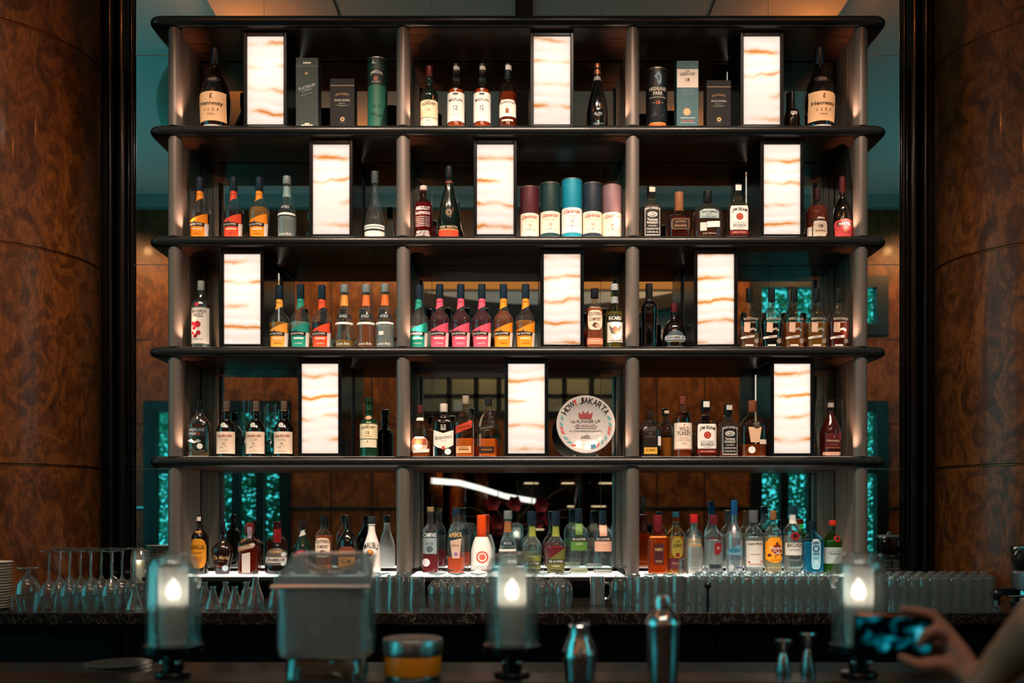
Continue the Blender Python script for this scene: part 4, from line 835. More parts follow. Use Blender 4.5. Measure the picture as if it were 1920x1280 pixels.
bottle(832, 757, 39, 4, 'spirit', 'dark whisky bottle with pointed white label in the middle bay of the fourth shelf', DARKG, None, ('cfc4b8', .845), [
    LP([(-.94, .22), (-.5, .17), (0, .145), (.5, .17), (.94, .22), (.94, .50), (0, .44), (-.94, .50)], 'ece6dc'), T("Ballantine's", .37, .07, 1.5, '8a8680', shear=.25, rot=.12), T('FINEST', .30, .016, .6, 'b0aaa2'), Bx(0, .55, .24, .055, '8f8f88'), Bx(0, .57, .12, .03, '2a2420'), Ci(0, .165, .035, 'c05a44'), Ci(.42, .095, .058, 'e8e4e0'), LP([(-.96, .02), (-.84, .02), (-.84, .20), (-.96, .20)], 'e6e0da', 'tax_label')], sq=3, ay=.6)
def jw(px, top, col, tcol, lab):
    bottle(px, top, 33, 4, 'jw', lab, glass('f6ecdc', .02, .07, 3.), ('f07820', .30, .7), (('9a8a7a' if col != '1a1614' else '1e1c1a'), .86), [
        LP([(-.95, .37), (.93, .47), (.93, .59), (-.95, .49)], col), T('JOHNNIE WALKER', .48, .034, 1.6, tcol, rot=.19), T('LABEL', .44, .016, .6, tcol, rot=.19), L(.06, .17, .86, 'd8a878' if col != '1a1614' else '2a1810', 0, 'lower_label'), Bx(0, .115, .6, .012, '8a5a34'), T('SCOTCH', .145, .022, .9, '6a4024')], sq=7, ay=.95, rz_=-.2)
jw(873, 742, 'b03a24', '3a1410', 'square whisky bottle with slanted red label on the fourth shelf')
jw(916, 745, '1a1614', '8a7a60', 'square whisky bottle with slanted black label left of the lit box')
bottle(1218, 770, 42, 4, 'squat', 'dark whiskey bottle with black and gold label on the fourth shelf', glass('b8a898', .02, .07, 3.), ('3a1410', .42, .3), ('2a1e18', .82), [
    LP([(-.60, .03), (.62, .03), (.62, .52), (.40, .60), (-.38, .60), (-.60, .52)], '17110e'), T('RESERVE', .43, .03, .8, '6a5a48'), Ci(0, .50, .035, '4a3a2c'), L(.06, .20, .58, 'c89a3a', .01, 'gold_label'), T('12 YEARS', .14, .035, .7, '4a3210'), LP([(.66, .24), (.94, .24), (.92, .44), (.66, .44)], 'e2dcd8', 'tax_label')], sq=3.2, ay=.6)
bottle(1250, 770, 22, 4, 'tall', 'slim clear bottle half full of amber between two whiskey bottles', glass('e8e4d8'), ('d8842a', .42, .45), ('b9b0a4', .94), [], y=.15)
bottle(1280, 743, 34, 4, 'spirit', 'bourbon bottle with broad cream label and brown lettering on the fourth shelf', glass('e8dcc8'), ('b04a1c', .50, .4), ('6a3426', .86), [
    L(.115, .555, .96, 'eadccc'), T('WILD', .455, .065, 1.0, '4a2a20', bold=.02), T('TURKEY', .38, .065, 1.4, '4a2a20', bold=.02), Ci(0, .52, .012, 'b04a34'), T('KENTUCKY', .31, .03, .9, 'c8a898'), T('STRAIGHT BOURBON', .27, .02, 1.2, 'b09080'), T('101', .22, .03, .5, 'c0a090'), Bx(0, .125, .94, .006, 'a03a2c')])
jim(1323, 750, 4, 'white labelled bourbon bottle with red seal on the fourth shelf', .20, '8a2c14', 37, glass('e8dcd0'))
jd(1365, 757, 4, 'square black and white labelled whiskey bottle on the fourth shelf', .12, 'a8401c', 35)
bottle(1410.5, 751, 46, 4, 'squat', 'broad clear square bottle of amber liquor with white round sticker on the fourth shelf', glass('e8e0d0', .02, .07, 3.), ('b04a1c', .22, .5), ('7a4630', .80), [
    LP([(-.34, .25), (.34, .25), (.52, .52), (-.52, .52)], 'd8b494'), Ci(.14, .555, .065, '2a241e'), Ci(.14, .555, .045, '4a4238'), Ci(-.25, .12, .062, 'e8e4e0'), LP([(.38, .22), (.92, .22), (.9, .30), (.38, .30)], 'd8c8b8', 'side_label')], sq=6, ay=.9, capr=.36)
bottle(1557, 750, 39, 4, 'henn', 'reddish brown cognac bottle with red label at the right end of the fourth shelf', solid('3a120c', .10, .2, .5), None, ('1c1210', .84), [
    LP([(-.72, .14), (.78, .14), (.84, .40), (-.70, .40)], '5a1c20'), Bx(.03, .155, .72, .004, 'a87a5a'), T('Hennessy', .275, .055, 1.2, 'd0b8a0'), Pg([(-.05, .345), (.05, .37), (.1, .34), (0, .32)], 'a87a5a'), T('V.S.O.P', .21, .018, .5, 'a87a5a'), L(.03, .085, .84, 'c89a84', 0, 'base_rim'), L(.87, .95, .3, 'a8a29a', 0, 'cap_seal')], capr=.33)  # glow at the bottle's foot painted as a pale band
# award plate, its acrylic stand, decanters and flutes on the fourth shelf
pr = 55*mpp(.09); px_, pz_ = wx(1098, .09), wz(796, .09)
pl = thing('award_plate', 'white round award plate with black and teal print standing on the fourth shelf', 'plate', (px_, .095, pz_)); pl.rotation_euler = (radians(90-7), 0, 0)
m = MB(); m.rev([(.02, -.006), (pr*.60, -.006), (pr*.66, .0), (pr*.98, .012), (pr, .015), (pr*.985, .0175), (pr*.67, .006), (pr*.60, -.001), (.02, -.001)], 64); m.build('dish', solid('aaa8a6', .18, 0, .4), pl)
def flat(u, z, e): return (u*pr, z*pr, .0003+e*.35)
rimz = lambda u, z, e: (u*pr, z*pr, .006+(.0125)*max(0, (sqrt(u*u+z*z)-.67)/.33)+e)
decals(pl, [T('1st RUNNER UP', .12, .11, 1.0, '33302e'), T('BEST HOTEL CAFE', -.01, .06, .66, '5a5654'), Bx(0, -.055, .42, .006, '8a3a34'), T('JIMBARAN LOUNGE', -.125, .07, .72, '33302e'), T('BY AYANA MIDPLAZA JAKARTA', -.225, .07, 1.08, '33302e'), T('Lubis', -.38, .10, .26, '2a2a2a', shear=.3), Bx(.0, -.46, .18, .008, '6a6a6a'),
    Pg([(-.22, .24), (-.25, .44), (-.12, .36), (-.1, .50), (0, .38), (.1, .50), (.12, .36), (.25, .44), (.22, .24)], '7a3034'), Bx(0, .22, .2, .018, '7a3034')], flat, 1., 5)
m = MB()
word = 'HOW! JAKARTA'; wid = {'!': .5, ' ': .55, 'I': .5, 'W': 1.25}
tot = sum(wid.get(c, 1) for c in word); a = radians(64)
cols = [ink('1a1818'), ink('b0342c')]
for c in word:
    wv = wid.get(c, 1); da = radians(128)*wv/tot; ac = a-da/2; a -= da
    if c == ' ': continue
    vs_, fs_ = text_poly(c, .06); m.cur = 1 if c == '!' else 0
    out_ = []
    for x, y in vs_:
        q = x*.165*wv; rr = .83+y*.20; t_ = pi/2+ac*1.0-q/.835
        out_.append(rimz(cos(t_)*rr, sin(t_)*rr, .0012))
    m.add(out_, fs_)
meshobj('rim_lettering', m.v, m.f, cols, pl, mi=m.m)
m = MB(); cols = [ink('4a8a90'), ink('a8484a')]
for a, k in [(200, 1), (165, 0), (180, 0), (215, 0), (228, 0), (240, 1), (-20, 1), (15, 0), (0, 0), (-35, 0), (-48, 0), (-60, 1), (190, 1), (-10, 1)]:
    m.cur = k; t_ = radians(a); c = Vector((cos(t_), sin(t_)))*.83; d = Vector((-sin(t_+.5), cos(t_+.5)))*.12; n_ = Vector((-d.y, d.x))*.38
    m.add([rimz(*(c-d), .001), rimz(*(c+n_), .001), rimz(*(c+d), .001), rimz(*(c-n_), .001)], [(0, 1, 2, 3)] if d.cross(n_) < 0 else [(3, 2, 1, 0)])
meshobj('leaf_print', m.v, m.f, cols, pl, mi=m.m)
m = MB(); m.add([rimz(.17, -.86, .001), rimz(.34, -.82, .001), rimz(.34, -.68, .001), rimz(.17, -.70, .001)], [(0, 1, 2, 3)]); meshobj('blue_mark', m.v, m.f, ink('2a6a8a'), pl)
ps = thing('plate_stand', 'clear acrylic stand holding the award plate', 'plate stand', (px_, .12, ROW[4]+.0008))
for s in (-1, 1):
    m = MB(); m.tube([(s*.06, -.065, .004), (s*.06, -.055, .012), (s*.06, -.02, .012), (s*.05, .05, .012), (s*.045, .065, .18)], .005, 10); m.build('side_arm', CLEAR, ps)
m = MB(); m.tube([(-.055, .045, .012), (.055, .045, .012)], .005, 10); m.build('cross_bar', CLEAR, ps)
for px, top, lab in ((462, 750, 'clear glass decanter with wide base behind the leftmost dark whisky bottles'), (508, 757, 'clear glass decanter behind the middle and right dark whisky bottles')):
    y = .26; z0 = ROW[4]+.0008; H = wz(top, y)-z0; d = thing('glass_decanter', lab, 'decanter', (wx(px, y), y, z0))
    m = MB(); m.rev([(.02, .004), (.058, .006), (.065, .02), (.055, .08), (.035, .14), (.026, .17), (.026, H*.7), (.030, H)], 28, cap1=False); m.build('body', glass('e4f0f0', .02, .07, 2.6), d)
for px in (1540, 1571):
    y = .22; z0 = ROW[4]+.0008; H = wz(748, y)-z0; d = thing('champagne_flute', 'clear stemmed flute behind the reddish cognac bottle, on its %s side' % ('left' if px < 1550 else 'right'), 'glass', (wx(px, y), y, z0))
    m = MB(); m.rev([(.032, 0), (.032, .002), (.004, .008), (.004, .10), (.02, .125), (.030, .19), (.027, H)], 24, cap1=False); m.build('bowl', glass('e4f0f0', .02, .07, 2.6), d)

# --- the lit base row
KAHL = [Ov(.10, .60, .90, 'c8841c', 0, 'label', 24, 4.), T('KAHLUA', .45, .075, 1.5, '3a1a0c', bold=.03, arc=.15), T('RUM COFFEE', .36, .03, 1.0, '6a3a14'), Bx(0, .25, .5, .05, 'a8641c'), L(.70, .73, .36, 'b07a2c', 0, 'neck_label'), L(.90, .97, .26, 'cfcac4', -.05, 'tax_seal')]
bottle(375, 965, 31, 5, 'spirit', 'dark coffee liqueur bottle with yellow label at the left end of the lit base', DARKG, None, ('1a1210', .84), KAHL)
bottle(417, 978, 41, 5, 'tia', 'dark wide shouldered liqueur bottle with gold script on the lit base', solid('1c0f0c', .1, 0, .5), None, ('120e0c', .80), [T('Tia Maria', .32, .075, 1.4, 'b09060', shear=.3), T('LIQUEUR', .25, .02, .6, '8a6a4a'), Pg([(-.7, .18), (.7, .13), (.68, .12), (-.7, .165)], 'a03a2a'), Ci(.35, .115, .055, 'a8c0c8')], ay=.6)
bottle(468, 980, 38, 5, 'square', 'square amber orange liqueur bottle with pale slanted label on the lit base', glass('e8c0a0', .02, .06, 3.), ('8a3414', .55, .35), ('6a1c1c', .80), [LP([(-.86, .44), (.70, .52), (.70, .62), (-.86, .54)], '8a6a54', 'upper_label'), T('COINTREAU', .525, .035, 1.2, 'd8c4b0', rot=.12), LP([(-.46, .03), (.34, .03), (.34, .43), (-.46, .40)], 'b8aea8'), LP([(-.1, .70), (.3, .70), (.34, .92), (-.1, .92)], '8a7a8a', 'neck_label'), Ov(.55, .60, .24, 'b8b4ae', .55, 'seal')], sq=5)
bottle(520, 992, 46, 5, 'pear', 'squat dark liqueur bottle with silver name band on the lit base', DARKG, None, ('7a1414', .70), [LP([(-.86, .20), (.86, .20), (.86, .50), (.3, .58), (-.3, .58), (-.86, .50)], '4a443e'), LP([(-.84, .26), (.84, .26), (.84, .38), (-.84, .38)], 'b0aaa2', 'name_band'), T('DRAMBUIE', .32, .07, 1.4, '2a1814', bold=.03), L(.48, .52, .5, '8a6a3a', 0, 'upper_line'), Ci(.62, .44, .05, 'a8b4b8'), Ci(.62, .24, .05, 'a8b4b8')], ay=.8, capr=.34)
bottle(568, 976, 35, 5, 'henn', 'green herb liqueur bottle with white neck band behind the clear ice bin', solid('10241a', .1, 0, .5), None, ('1a1414', .86), [LP([(-.34, .70), (.34, .74), (.34, .84), (-.34, .80)], 'b8bcb8', 'neck_label'), Ov(.18, .46, .82, '8a2a34'), Ci(-.1, .36, .07, 'b86a70')], capr=.36)
socom(607, 966, 5, 'pale amber liqueur bottle with cream label behind the clear ice bin', 32, None, 'c8702c', 'd8781c')
bottle(652, 967, 36, 5, 'squat', 'dark round rum bottle with brown and orange label behind the ice bin', DARKG, None, ('1a1414', .86), [LP([(-.86, .06), (.86, .06), (.86, .42), (.5, .48), (-.5, .48), (-.86, .42)], '6a3420'), T("MYERS'S", .37, .06, 1.3, 'c89a60', bold=.02), L(.10, .30, .84, 'd08a2c', 0, 'lower_label'), T('RUM', .22, .08, .9, '3a1a0c', bold=.02)])
def malibu(px, lab, y=None, back=False):
    bottle(px, 967, 34, 5, 'malibu', lab, WHITEG, None, ('2a3034', .86), [T('MALIBU', .46, .10, 1.5, '2a2422', arc=.45, bold=.02), Ci(-.05, .37, .058, 'b05a24'), Ci(-.05, .385, .035, 'e0a040'), Pg([(-.5, .37), (-.1, .30), (.4, .335), (0, .31)], '4a2a1c'), T('COCONUT', .16, .02, .9, '8a8680'), T('RUM', .12, .018, .4, '8a8680')], y=y, capr=.42)
malibu(697, 'white coconut rum bottle with arched black name beside the left post')
# middle bay
bottle(807, 950, 31, 5, 'campari', 'red bitter bottle with dark blue name band leftmost in the middle of the lit base', CLEAR, ('9a0c1c', .30, .45), ('8a7a54', .93), [L(.54, .62, .97, '123844', 0, 'name_band'), T('CAMPARI', .58, .065, 1.75, 'd8e4e4', bold=.03), L(.30, .535, .80, '8a9ea4'), T('BITTER', .45, .04, .9, '5a747c'), Ci(0, .37, .05, '4a5a5c'), Ci(-.45, .17, .06, 'd8d4dc')], y=.14)
bottle(855, 951, 33, 5, 'aperol', 'orange aperitif bottle with dark slanted name band on the lit base', CLEAR, ('f0541c', .25, .6), ('1a2a3a', .88), [LP([(-.96, .50), (.96, .56), (.96, .68), (-.96, .62)], '14303c', 'name_band'), T('APEROL', .59, .07, 1.55, 'd8b070', rot=.08, bold=.03), LP([(-.60, .50), (.66, .54), (.44, .24), (-.34, .24)], 'c8a894'), T('APERITIVO', .43, .025, .9, '6a5a54'), Ci(.05, .30, .03, '8a6a9a')])
bottle(903, 965, 40, 5, 'malibu', 'white cachaca bottle with orange sleeve neck and round red emblem', WHITEG, None, ('e04a12', .62), [Ci(.1, .29, .10, 'c8483c'), Ci(.1, .29, .075, 'ece4dc'), Ci(.1, .29, .055, 'd86a5a'), T('CACHACA', .12, .06, 1.3, '9aa0a0')], capr=.46)
bols(952, 957, 5, 'dfe6e4', .30, 'conical liqueur bottle with brown neck label behind the middle candle lamp', '8a5a34', '1c2a34', w=34)
def dk2(px, top, lc, lev, lab, cols, w=36, neck='7f8a3a', kind='dk'):
    ops = [LP([(-.86, cols[2][0]), (.86, cols[2][0]), (.86, cols[2][1]), (-.86, cols[2][2])], cols[0]), LP([(-.82, cols[3]), (.82, cols[3]), (.84, cols[3]+.065), (-.84, cols[3]+.065)], '15161a', 'name_band'), T('DE KUYPER', cols[3]+.033, .036, 1.35, 'cfccc4', bold=.02), T('LIQUEUR', cols[3]-.04, .026, .7, 'd8d4c0'), L(.60, .775, .37, neck, 0, 'neck_label')]
    bottle(px, top, w, 5, kind, lab, CLEAR, (lc, lev, .3), ('13222e', .775), ops, capr=.42, sq=2.4, ay=.85)
dk2(998, 958, 'c8cc6a', .28, 'olive labelled liqueur bottle right of the middle candle lamp', ('6a7028', 0, (.10, .30, .20), .14), 36)
dk2(1042, 958, 'b01020', .44, 'bright red liqueur bottle with olive diagonal label on the lit base', ('5a5a24', 0, (.02, .42, .22), .17), 38)
dk2(1085, 953, 'e0e0b8', .08, 'clear liqueur bottle with green label and green neck on the lit base', ('4f7a34', 0, (.36, .50, .50), .50), 35, '4f7a34', 'spirit')
dk2(1130, 957, 'e8e0d8', .06, 'clear liqueur bottle with peach label rightmost in the middle of the lit base', ('d0a088', 0, (.36, .52, .52), .52), 36, 'c89a84', 'spirit')
# right bay
bottle(1233, 965, 36, 5, 'square', 'gold tequila bottle with dark red label leftmost in the right of the lit base', glass('e8b050', .02, .06, 3.), ('e08a1c', .62, .5), ('6a1c24', .70), [LP([(-.5, .17), (.5, .17), (.52, .52), (-.5, .52)], '4a1e20'), Bx(0, .345, .42, .15, '3a1618'), T('OLMECA', .42, .05, .8, 'c8a878'), T('TEQUILA', .22, .035, .7, 'b8946a')] + [Ci(-.8+.2*i, .63, .018, 'c87820') for i in range(9)], sq=4, ay=.85, capr=.5)
bottle(1267, 959, 33, 5, 'spirit', 'tequila bottle with arched olive gold label and maroon band on the lit base', glass('f0dcb4', .02, .05, 3.), ('d8943c', .60, .35), ('1e4a5c', .90), [Ov(.26, .60, .62, '8a7a2c', .05, 'label', 24, 3.), T('JOSE', .52, .03, .5, '2a2410', x=.05), T('CUERVO', .46, .05, .95, '2a2410', x=.05), Ci(0.05, .31, .035, '6a1c1c'), L(.09, .255, .88, '4a1a20', .0, 'lower_band'), T('ESPECIAL', .175, .035, 1.1, '9a6a60')])
bottle(1301, 964, 35, 5, 'malibu', 'frosted citron vodka bottle with red cap on the lit base', glass('e8ecea', .25, .25, 1.6), ('e6e6e0', .60, .6), ('c02028', .86), [T('Country of Sweden', .56, .045, 1.5, 'b8862c', shear=.2), T('CITRON', .49, .055, 1.3, 'd8a038', bold=.02)] + [T('this superb vodka was distilled', .43-.035*i, .016, 1.35, '8a8a86', shear=.2) for i in range(6)] + [T('IMPORTED', .12, .02, .9, '9a9a96')], capr=.44)
bottle(1338, 966, 36, 5, 'spirit', 'clear vodka bottle with red shield label on the lit base', CLEAR, ('e4eaea', .58, .15), ('5a1c24', .84), [T('SMIRNOFF', .60, .06, 1.5, '5a1c22', arc=.2, bold=.02), LP([(-.12, .36), (.25, .32), (.66, .40), (.66, .54), (-.1, .54)], '7a1c26'), T('21', .45, .05, .3, 'd8b8a8', x=.28), L(.10, .17, .60, '20282c', 0, 'lower_band')], capr=.5)
bottle(1376.5, 937, 32, 5, 'goose', 'tall frosted vodka bottle with blue cap and bird scene on the lit base', glass('dfe8ea', .25, .28, 1.6), ('e2e8ea', .58, .6), ('144a7a', .80), [LP([(-.94, .27), (.94, .25), (.94, .36), (.2, .40), (-.3, .36), (-.94, .33)], '5f8ea0'), Pg([(-.9, .32), (-.2, .37), (.4, .33), (.9, .35), (.3, .30), (-.4, .29)], '2f6a80'), Pg([(.05, .44), (.4, .47), (.62, .53), (.55, .46), (.75, .45), (.4, .43)], '5a5a68'), T('GREY GOOSE', .22, .045, 1.7, '3a4a6a', bold=.015), T('VODKA', .175, .018, .6, '6a7a8a'), Ci(-.5, .10, .032, 'a8acac'), Bx(.45, .09, .42, .006, '2a3a6a')])
bottle(1412.5, 956, 35, 5, 'spirit', 'white rum bottle with tall cream label and grey cap on the lit base', CLEAR, ('e6eaea', .58, .15), ('5a6064', .80), [L(.12, .52, .88, 'cfcac0'), T('Captain Morgan', .475, .05, 1.5, '3a3a3a', shear=.1), Bx(0, .31, .5, .004, '8a4a44'), T('WHITE RUM', .155, .03, 1.2, '8a4a44'), Ci(-.62, .19, .016, 'b03434'), Ci(.66, .20, .016, 'b03434')], capr=.52)
bottle(1449.5, 957, 33, 5, 'spirit', 'rum bottle with bright orange label and dark red round name on the lit base', CLEAR, ('f0d8a8', .60, .25), ('8a5a34', .86), [LP([(-.95, .24), (-.6, .20), (0, .18), (.6, .20), (.95, .24), (.95, .50), (.5, .58), (-.5, .58), (-.95, .50)], 'ee9a1c'), Ci(.2, .385, .085, '8a1c1c'), Pg([(.0, .47), (.2, .52), (.4, .47)], '5a2a1c'), T('Havana', .415, .06, 1.25, 'f0dcc0', bold=.03, x=.1), T('Club', .345, .06, .8, 'f0dcc0', bold=.03, x=.15), T('3', .275, .04, .14, '5a1c14'), Ci(-.6, .30, .025, '5a1c14'), Ci(.8, .30, .02, '5a1c14'), T('HAVANA RUM', .225, .022, 1.1, 'a03a1c')])
bottle(1486, 948, 34, 5, 'spirit', 'white rum bottle with red round emblem on the lit base', CLEAR, ('dfe8e4', .56, .15), ('16384a', .88), [Ci(.0, .56, .062, '8a1c24'), Ci(0, .56, .03, '2a1014'), L(.28, .46, .92, 'd2d0c8'), T('BACARDI', .425, .055, 1.65, '2a3034', bold=.02), T('CARTA BLANCA', .36, .026, 1.2, '6a7478'), Pg([(-.7, .24), (-.4, .27), (0, .25), (.4, .27), (.7, .24), (.3, .225), (-.3, .225)], '2a3030'), L(.12, .19, .62, '3a4a4a', .1, 'lower_label'), L(.74, .88, .40, 'cfd4d2', 0, 'neck_label')])
bottle(1524, 976, 39, 5, 'bombay', 'blue square gin bottle with pale arched label on the lit base', glass('9ce0ee', .02, .06, 3.), ('4cbcdc', .60, .35), ('101c2c', .84), [Ov(.10, .66, .42, 'b8ccd4', .1, 'label', 28, 5.), Ov(.12, .64, .36, '7ab4c8', .1, 'inner_label', 28, 5.), T('BOMBAY', .58, .05, .6, '14203a', x=.1, arc=.3), Ci(.1, .48, .065, '2a4a6a'), Ci(.1, .48, .04, '8ab0c0'), T('SAPPHIRE', .385, .04, .6, '14203a', x=.1), T('LONDON DRY', .30, .02, .5, '2a4a6a', x=.1), Bx(.1, .22, .2, .05, '9cc4d0')], sq=4, ay=.7)
bottle(1561, 975, 37, 5, 'tanq', 'green gin bottle with red seal at the right end of the lit base', glass('a8cc78', .02, .06, 3.), ('74a834', .62, .35), ('c0341c', .90), [Ci(.2, .66, .06, 'a01824'), Ci(.2, .66, .035, '2a1410'), L(.22, .50, .94, '9aaaa8'), T('Tanqueray', .38, .06, 1.3, '4a5a5a', shear=.2), T('LONDON DRY GIN', .43, .018, 1.0, '5a6a6a'), L(.20, .215, .94, 'b8c0b4', 0, 'lower_line')])
# ------------------------------------------------------------------ glassware on the back counter
GW = glass('e0ebeb', .04, .08, 2.0, haze=.05); GWD = glass('d6e4e5', .05, .09, 1.9, haze=.085)
CZ = CT+.0008
def proto(name, prof, mat=GW, n=24, cap1=False, cap0=False):
    m = MB(); m.rev(prof, n, cap0=cap0, cap1=cap1); o = m.build(name, mat, None, (0, 0, -50), ang=20 if n == 14 else 35); return o
def place(src, name, px, py, label, cat, group, first=[None], s=1., y=None, sz=None, parts=()):
    """stand a copy of a glass on the counter where its foot shows at photo pixel (px, py)"""
    yy = CAMY + (EYE-CZ)*F/(py-HY) if y is None else y
    o = src.copy(); o.name = name; o.data = src.data; link(o)
    o.location = (wx(px, yy), yy, CZ); o.scale = (s, s, sz or s)
    return tag(o, label, cat, group)
# outlines of the glasses as they stand, mouth down
def hollow(p, t=.0016):                                   # outer wall then the inner one back again
    return p + [(max(r-t, .001), z-t if i else z) for i, (r, z) in enumerate(reversed(p))]
WINE = [(.033, 0), (.040, .03), (.043, .055), (.040, .085), (.026, .108), (.008, .122), (.004, .135), (.0036, .225), (.006, .238), (.030, .246), (.037, .248), (.037, .2495), (.004, .251)]
SNIF = [(.030, 0), (.036, .025), (.0395, .055), (.036, .085), (.022, .105), (.008, .114), (.0055, .120), (.008, .128), (.030, .134), (.034, .136), (.034, .138), (.003, .1395)]
TUMB = [(.039, 0), (.038, .02), (.034, .10), (.033, .118), (.030, .122), (.028, .120), (.004, .112)]
HIGH = [(.030, 0), (.030, .02), (.028, .12), (.027, .136), (.024, .139), (.022, .136), (.004, .130)]
CARAFE = [(.040, 0), (.042, .004), (.036, .03), (.020, .070), (.0145, .090), (.0145, .104), (.018, .112), (.0165, .112), (.012, .092)]
CONE = [(.047, 0), (.048, .003), (.036, .05), (.018, .10), (.0135, .125), (.0125, .158), (.014, .168), (.002, .170)]
p_wine = proto('stemmed_glass', WINE); p_snif = proto('brandy_glass', SNIF); p_tumb = proto('tumbler', TUMB); p_high = proto('highball_glass', HIGH, GWD, 14); p_car = proto('carafe', CARAFE); p_cone = proto('glass_carafe', CONE)
# stemmed glasses upside down at the left end
wl = [(92+39*i, -.60, 1.0) for i in range(4)]+[(112+39*i, -.50, 1.03) for i in range(4)]+[(131+40*i, -.40, 1.02) for i in range(4)]
wl.sort()
for i, (px, yy, s) in enumerate(wl):
    nb = ('first', 'second', 'third', 'fourth', 'fifth', 'sixth', 'seventh', 'eighth', 'ninth', 'tenth', 'eleventh', 'twelfth', 'thirteenth')[i]
    place(p_wine, 'stemmed_glass', px, 0, 'upturned stemmed wine glass, %s from the left of the cluster by the burl column' % nb, 'glass', 'upturned wine glasses at the left end', s=s*1.07, y=yy)
o = place(p_snif, 'footed_glass', 52, 1145, 'thick footed glass standing mouth down beside the white plate stack', 'glass', None, s=1.32, sz=1.42)
o = place(p_tumb, 'small_tumbler', 28, 1141, 'short tumbler between the plate stack and the footed glass', 'glass', None, s=.52)
# stack of white plates at the far left
for i in range(17):
    y = -.60; z = CZ+i*.0128
    m = MB(); m.rev([(.02, 0), (.055, 0), (.085, .009), (.087, .0115), (.084, .0122), (.054, .004), (.02, .004)], 40)
    if i == 0: pm = m.build('white_plate', solid('d8d6d0', .2), None, (wx(-14, y), y, z)); q = pm
    else: q = pm.copy(); link(q); q.location = (wx(-14, y)+R.uniform(-.001, .001), y, z)
    tag(q, 'white china plate in the stack at the far left edge', 'plate', 'stacked white plates')
# small carafes and flasks left and right of the lamp
ordw = ('first', 'second', 'third', 'fourth', 'fifth', 'sixth', 'seventh', 'eighth', 'ninth', 'tenth', 'eleventh', 'twelfth', 'thirteenth', 'fourteenth')
for i, (px, py) in enumerate(((252, 1143), (284, 1131), (384, 1131), (399, 1142), (423, 1131), (440, 1142), (462, 1131))):
    place(p_car, 'small_carafe', px, py, 'small clear carafe upturned on the counter, %s from the left' % ordw[i], 'carafe', 'small upturned carafes', s=.93)
for px, py, nb in ((479, 1140, 'left'), (519, 1140, 'right')): place(p_cone, 'cone_carafe', px, py, 'cone shaped clear flask left of the ice bin, the %s one' % nb, 'flask', 'cone shaped flasks', s=1.02)
# tumblers and brandy glasses in the middle
k = 0
for px, py, s in ((699, 1139, 1.18), (716, 1132, 1.18), (741, 1139, 1.18), (758, 1131, 1.18), (781, 1139, 1.12)):
    o = place(p_tumb, 'stacked_tumbler', px, py, 'ribbed tumbler upturned right of the ice bin, %s from the left' % ordw[k], 'glass', 'upturned tumblers beside the ice bin', s=s, sz=s*1.05); k += 1
k = 0
for px, py in ((820, 1139), (839, 1129), (858, 1139), (877, 1129), (896, 1139), (916, 1129), (1005, 1129), (1017, 1138), (1043, 1129), (1056, 1138)):
    place(p_snif, 'brandy_glass', px, py, 'upturned brandy glass near the middle candle lamp, %s from the left' % ordw[k], 'glass', 'upturned brandy glasses', s=1.17); k += 1
mg = thing('glass_mug', 'clear glass mug with handle standing upturned in the dark gap', 'mug', (wx(1120, -.42), -.42, CZ))
m = MB(); m.rev([(.037, 0), (.039, .006), (.036, .02), (.035, .13), (.033, .136), (.03, .134), (.004, .128)], 28, cap0=False); m.build('cup', GWD, mg)
m = MB(); m.tube([(.034, 0, .105), (.055, 0, .105), (.064, 0, .09), (.064, 0, .05), (.052, 0, .032), (.035, 0, .03)], .006, 10); m.build('handle', GWD, mg)
o = place(p_snif, 'tall_brandy_glass', 1163, 1139, 'tall upturned stemmed beer glass right of the mug', 'glass', None, s=1.12, sz=1.42)
k = 0
for px, py in ((1188, 1136), (1203, 1141), (1220, 1134), (1237, 1140), (1256, 1134), (1271, 1140)):
    place(p_high, 'thick_tumbler', px, py, 'thick tumbler in the row left of the steel shaker top, %s from the left' % ordw[k], 'glass', 'thick tumblers', s=1.16, sz=1.08); k += 1
# ranks of highball glasses on the right
n = 0
for row_, py in enumerate((1143, 1136, 1130, 1125)):
    for i in range(14):
        px = 1294+i*20.4+row_*6+R.uniform(-1.5, 1.5)
        if px > 1572: continue
        place(p_high, 'highball_glass', px, py, 'upturned ribbed highball glass in the ranks left of the right candle lamp', 'glass', 'highball glasses left of the lamp', s=R.uniform(.97, 1.01)*.80, sz=1.03); n += 1
for row_, py in enumerate((1142, 1135, 1129, 1124)):
    for i in range(11):
        px = 1650+i*20.2+row_*5+R.uniform(-1.5, 1.5)
        if px > 1858: continue
        place(p_high, 'highball_glass', px, py, 'upturned ribbed highball glass in the ranks right of the right candle lamp', 'glass', 'highball glasses right of the lamp', s=R.uniform(.97, 1.01)*.80, sz=1.03); n += 1
# loose small glass lying on the ranks, dark bar tool
o = place(p_tumb, 'shot_glass', 1280, 1143, 'small tumbler standing on top of the thick tumblers', 'glass', None, s=.62); o.location.z = CZ+.1525; o.location.y = -.55; o.location.x = wx(1281, -.55)
for o in (p_wine, p_snif, p_tumb, p_high, p_car, p_cone): bpy.data.objects.remove(o)
mu = thing('muddler', 'black knobbed muddler standing before the ranks of highball glasses', 'bar tool', (wx(1327, -.69), -.69, CZ))
m = MB(); m.tube([(0, 0, 0), (0, 0, .10)], .006, 12); m.build('shaft', blackmetal, mu)
m = MB(); m.ball((0, 0, .115), .016, 16); m.build('knob', solid('080808', .3), mu)
